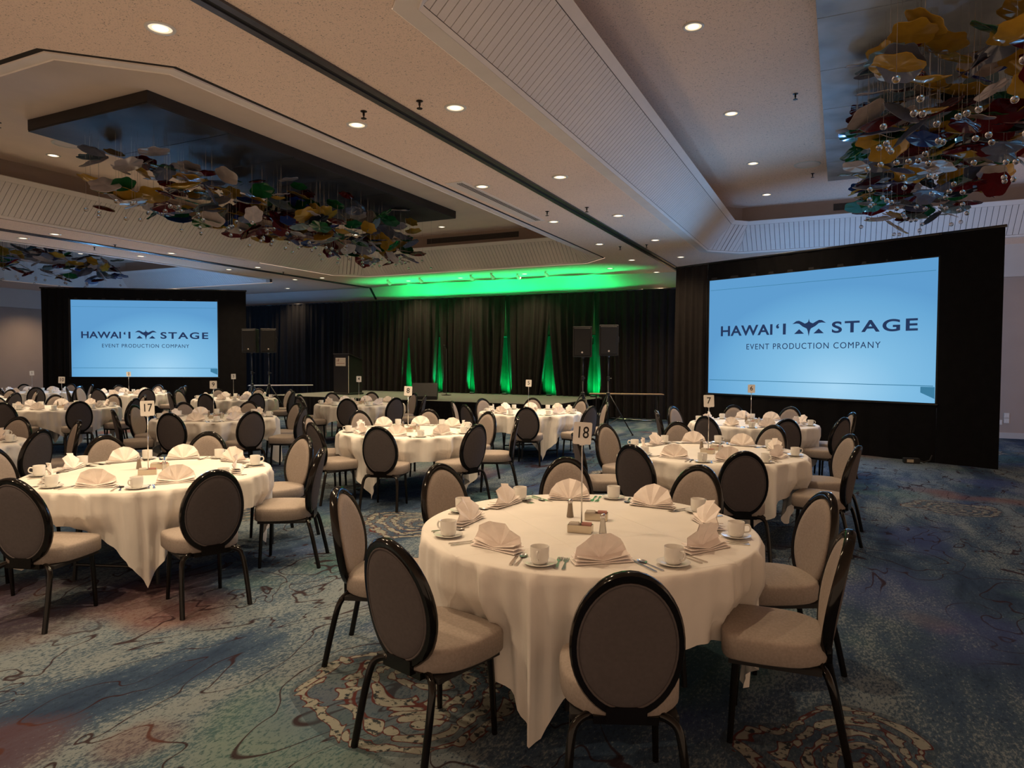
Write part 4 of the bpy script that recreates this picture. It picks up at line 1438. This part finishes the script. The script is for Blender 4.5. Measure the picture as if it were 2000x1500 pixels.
for c_ in ('packet_pink', 'packet_white'):
    mm = MB().box((0, 0, 0.028), (0.052, 0.005, 0.050)).mesh('sweetener_packet')
    mm.materials.append(MATS[c_])
    pk[c_] = mm
base_me = MB().lathe([(0.0, 0), (0.042, 0.0), (0.042, 0.004), (0.012, 0.010), (0.0075, 0.02), (0.0, 0.02)], 20).mesh('stand_base', True, 50)
rod_me = MB().tube([(0, 0, 0.012), (0, 0, 0.46)], 0.0042, 8).mesh('stand_rod', True)
clip_me = MB().box((0, 0.0, 0.466), (0.03, 0.008, 0.018)).mesh('card_clip')
for me in (base_me, rod_me, clip_me):
    me.materials.append(MATS['steel'])
card = MB()
cw, chh, cr_ = 0.052, 0.062, 0.008
pts = []
for sx, sy, a0 in ((1, 1, 0), (-1, 1, 90), (-1, -1, 180), (1, -1, 270)):
    for k in (0, 45, 90):
        pts.append((sx * (cw - cr_) + cr_ * math.cos(rad(a0 + k)), sy * (chh - cr_) + cr_ * math.sin(rad(a0 + k))))
card_me = card.prism(pts, -0.0015, 0.0015).mesh('number_card')
card_me.materials.append(MATS['sign_white'])
num_cache = {}

POS = ['nearest', 'front right', 'right', 'back right', 'farthest', 'back left', 'left', 'front left']


def pos_names(tx, ty, angs):
    """names of places around a table as the camera sees them"""
    tc = math.atan2(-ty, -tx)
    dl = [((a - tc + PI) % (2 * PI)) - PI for a in angs]
    n = len(angs)
    k0 = min(range(n), key=lambda i: abs(dl[i]))
    order = sorted(range(n), key=lambda i: (dl[i] - dl[k0]) % (2 * PI))
    res = [None] * n
    for rank, i in enumerate(order):
        res[i] = POS[rank]
    return res


TABLES = [  # number, x, y, chair angle offsets, cloth corner angle, cutlery, call name
    (18, -1.27, 3.62, (-64, -108, -159, 157, 117, 74, 27, -17), -86, True, 'table eighteen'),
    (17, -5.10, 3.75, (-69, -21, 31, 76, 121, 161, -158, -113), -39, True, 'table seventeen'),
    (7, -1.18, 7.20, (-69, -111, -20, 25, 71, 117, 158, -155), -60, True, 'table seven'),
    (8, -5.10, 7.50, (-70, -24, 24, 68, 113, 156, -158, -112), -91, True, 'table eight'),
    (9, -8.95, 7.70, None, -45, True, 'table nine'),
    (6, -1.17, 10.85, None, -75, True, 'table six'),
    (5, -5.05, 11.25, None, -51, True, 'table five'),
    (4, -9.20, 11.65, None, -30, False, 'table four'),
    (3, -12.95, 11.70, None, -70, False, 'table three'),
    (10, -13.30, 7.95, None, -20, False, 'table ten'),
    (2, -17.10, 11.95, None, -50, False, 'table two'),
    (1, -20.1, 11.2, None, -85, False, 'table one'),
    (None, -17.50, 8.20, None, -55, False, 'the unnumbered far left table'),
    (None, -8.85, 3.80, None, -35, False, 'the cut-off left table'),
]

# chairs left swung round from the table
TURN = {(18, 7): 0.29, (7, 2): 0.22, (18, 0): -0.06, (8, 1): 0.12}

for ti, (num, tx, ty, angs, phi, cutl, nm) in enumerate(TABLES):
    r_ = random.Random(500 + ti)
    if angs is None:
        angs = [22.5 + 45 * k + r_.uniform(-5, 5) for k in range(8)]
    A_ = [rad(a) for a in angs]
    pn = pos_names(tx, ty, A_)
    tb = thing('round_table', f'round folding banquet table under the white cloth of {nm}', 'table', (tx, ty, 0), r_.uniform(0, 3), 'round banquet tables')
    put('table_top', top_me, None, tb)
    put('folding_leg', tleg_me, None, tb)
    put('folding_leg', tleg_me, None, tb, rot=(0, 0, PI))
    cl = put('tablecloth', cloth_mesh(rad(phi), 900 + ti, A_, half=1.25 if num == 18 else (1.15 if num == 17 else 1.20)), cloth_mat(f'table_linen_{ti}', rad(phi) + PI / 4), loc=(tx, ty, 0))
    tag(cl, f'white square tablecloth draped over {nm}', 'tablecloth', 'white tablecloths')
    for i, a in enumerate(A_):
        rr_c = 1.09 + r_.uniform(-0.03, 0.05)
        cx, cy = tx + rr_c * math.cos(a), ty + rr_c * math.sin(a)
        if in_view(cx, cy, 0.6, 120):
            make_chair(f'taupe oval-back banquet chair at the {pn[i]} place of {nm}', (cx, cy, 0), a + PI / 2 + r_.uniform(-0.10, 0.10) + TURN.get((num, i), 0.0), 'banquet chairs around the tables')
        # place setting
        Z = 0.7725

        def polar(r, da):
            return (tx + r * math.cos(a + da), ty + r * math.sin(a + da), Z)
        jit = r_.uniform(-0.04, 0.04)
        ps = polar(0.80, rad(24) + jit)
        if not in_view(ps[0], ps[1], Z, 30):
            continue
        so = put('saucer', sau_me, None, loc=ps)
        tag(so, f'white saucer at the {pn[i]} place of {nm}', 'saucer', 'saucers on the tables')
        cp = thing('coffee_cup', f'white coffee cup at the {pn[i]} place of {nm}', 'cup', (ps[0], ps[1], Z + 0.0062), a + rad(24) - 0.35 + r_.uniform(-0.9, 0.9), 'coffee cups on the tables')
        put('cup_body', cup_me, None, cp)
        put('handle', hand_me, None, cp)
        npz = polar(0.70 + r_.uniform(-0.03, 0.02), jit)
        no = thing('fan_napkin', f'cream fan-folded napkin at the {pn[i]} place of {nm}', 'napkin', (npz[0], npz[1], Z), a + PI / 2 + r_.uniform(-0.35, 0.35), 'fan-folded napkins')
        fan, foot = NAPKINS[r_.randrange(4)]
        put('fan', fan, None, no)
        put('pleated_foot', foot, None, no)
        if cutl:
            for what, r2, da, parts in (('fork', 0.745, -15.5, (fork_h, fork_t)), ('salad_fork', 0.75, -13, (fork_h, fork_t)), ('knife', 0.765, 13.5, (knife_h, knife_b)), ('teaspoon', 0.775, 16.2, (spoon_h, spoon_b))):
                q = polar(r2, rad(da) + jit)
                o = thing(what, f'silver {what.replace("_", " ")} at the {pn[i]} place of {nm}', 'cutlery', q, a + PI / 2 + rad(da) + (0.25 if 'fork' not in what else 0.0) + r_.uniform(-0.12, 0.12), 'cutlery on the tables')
                put('handle', parts[0], None, o)
                put({'fork': 'tines', 'salad_fork': 'tines', 'knife': 'blade', 'teaspoon': 'bowl'}[what], parts[1], None, o)
    # centre of the table
    Z = 0.7725
    tcam = math.atan2(-ty, -tx)

    def local(dx, dy):
        """dx to the camera's right, dy away from the camera"""
        return (tx + dx * -math.sin(tcam) - dy * math.cos(tcam), ty + dx * math.cos(tcam) - dy * math.sin(tcam), Z)
    if in_view(tx, ty, Z, 40):
        if num:
            sx_, sy_, sz_ = local(-0.03, -0.02)
            face = math.atan2(-sy_, -sx_) + PI / 2 + (rad(12) if num in (18, 3) else r_.uniform(-0.2, 0.2))
            sg = thing('table_number_stand', f'white number card on a thin steel stand on {nm}', 'table sign', (sx_, sy_, sz_), face, 'table number stands')
            put('stand_base', base_me, None, sg)
            put('stand_rod', rod_me, None, sg)
            put('card_clip', clip_me, None, sg)
            cd = put('number_card', card_me, None, sg, matrix=Matrix.Translation((0, -0.006, 0.525)) @ Matrix.Rotation(rad(90), 4, 'X') @ Matrix.Rotation(rad(-4 if num == 18 else r_.uniform(-3, 3)), 4, 'Z'))
            dg_ = text_mesh(str(num), 0.092, 0.82 if num > 9 else 0.95, 0.0007, 0.0004, 1.0)
            put('number', dg_, 'ink', cd, loc=(0, 0.002, 0.0021))
        for k, (dx, dy, kind) in enumerate(((0.085, -0.17, 'salt'), (-0.10, 0.20, 'pepper'))):
            s = thing('shaker', f'glass {kind} shaker with steel cap at the centre of {nm}', 'shaker', local(dx, dy), r_.uniform(0, 3), 'salt and pepper shakers')
            put('shaker_body', shk_me if kind == 'salt' else shk_p, None, s)
            put('shaker_cap', shk_t, None, s)
        for k, (dx, dy, wh) in enumerate(((-0.035, -0.15, 'nearer'), (0.055, 0.15, 'farther'))):
            cd = thing('sweetener_caddy', f'{wh} small metal caddy of sweetener packets on {nm}', 'caddy', local(dx, dy), tcam + PI / 2 + rad(-14) + r_.uniform(-0.15, 0.15), 'sweetener caddies')
            put('caddy_tray', cad_me, None, cd)
            for q in range(5):
                put('sweetener_packet', pk['packet_pink' if q % 2 else 'packet_white'], None, cd, loc=(-0.034 + 0.068 * (q % 2), -0.022 + q * 0.011, 0.0), rot=(r_.uniform(-0.15, 0.15), 0, r_.uniform(-0.1, 0.1)))
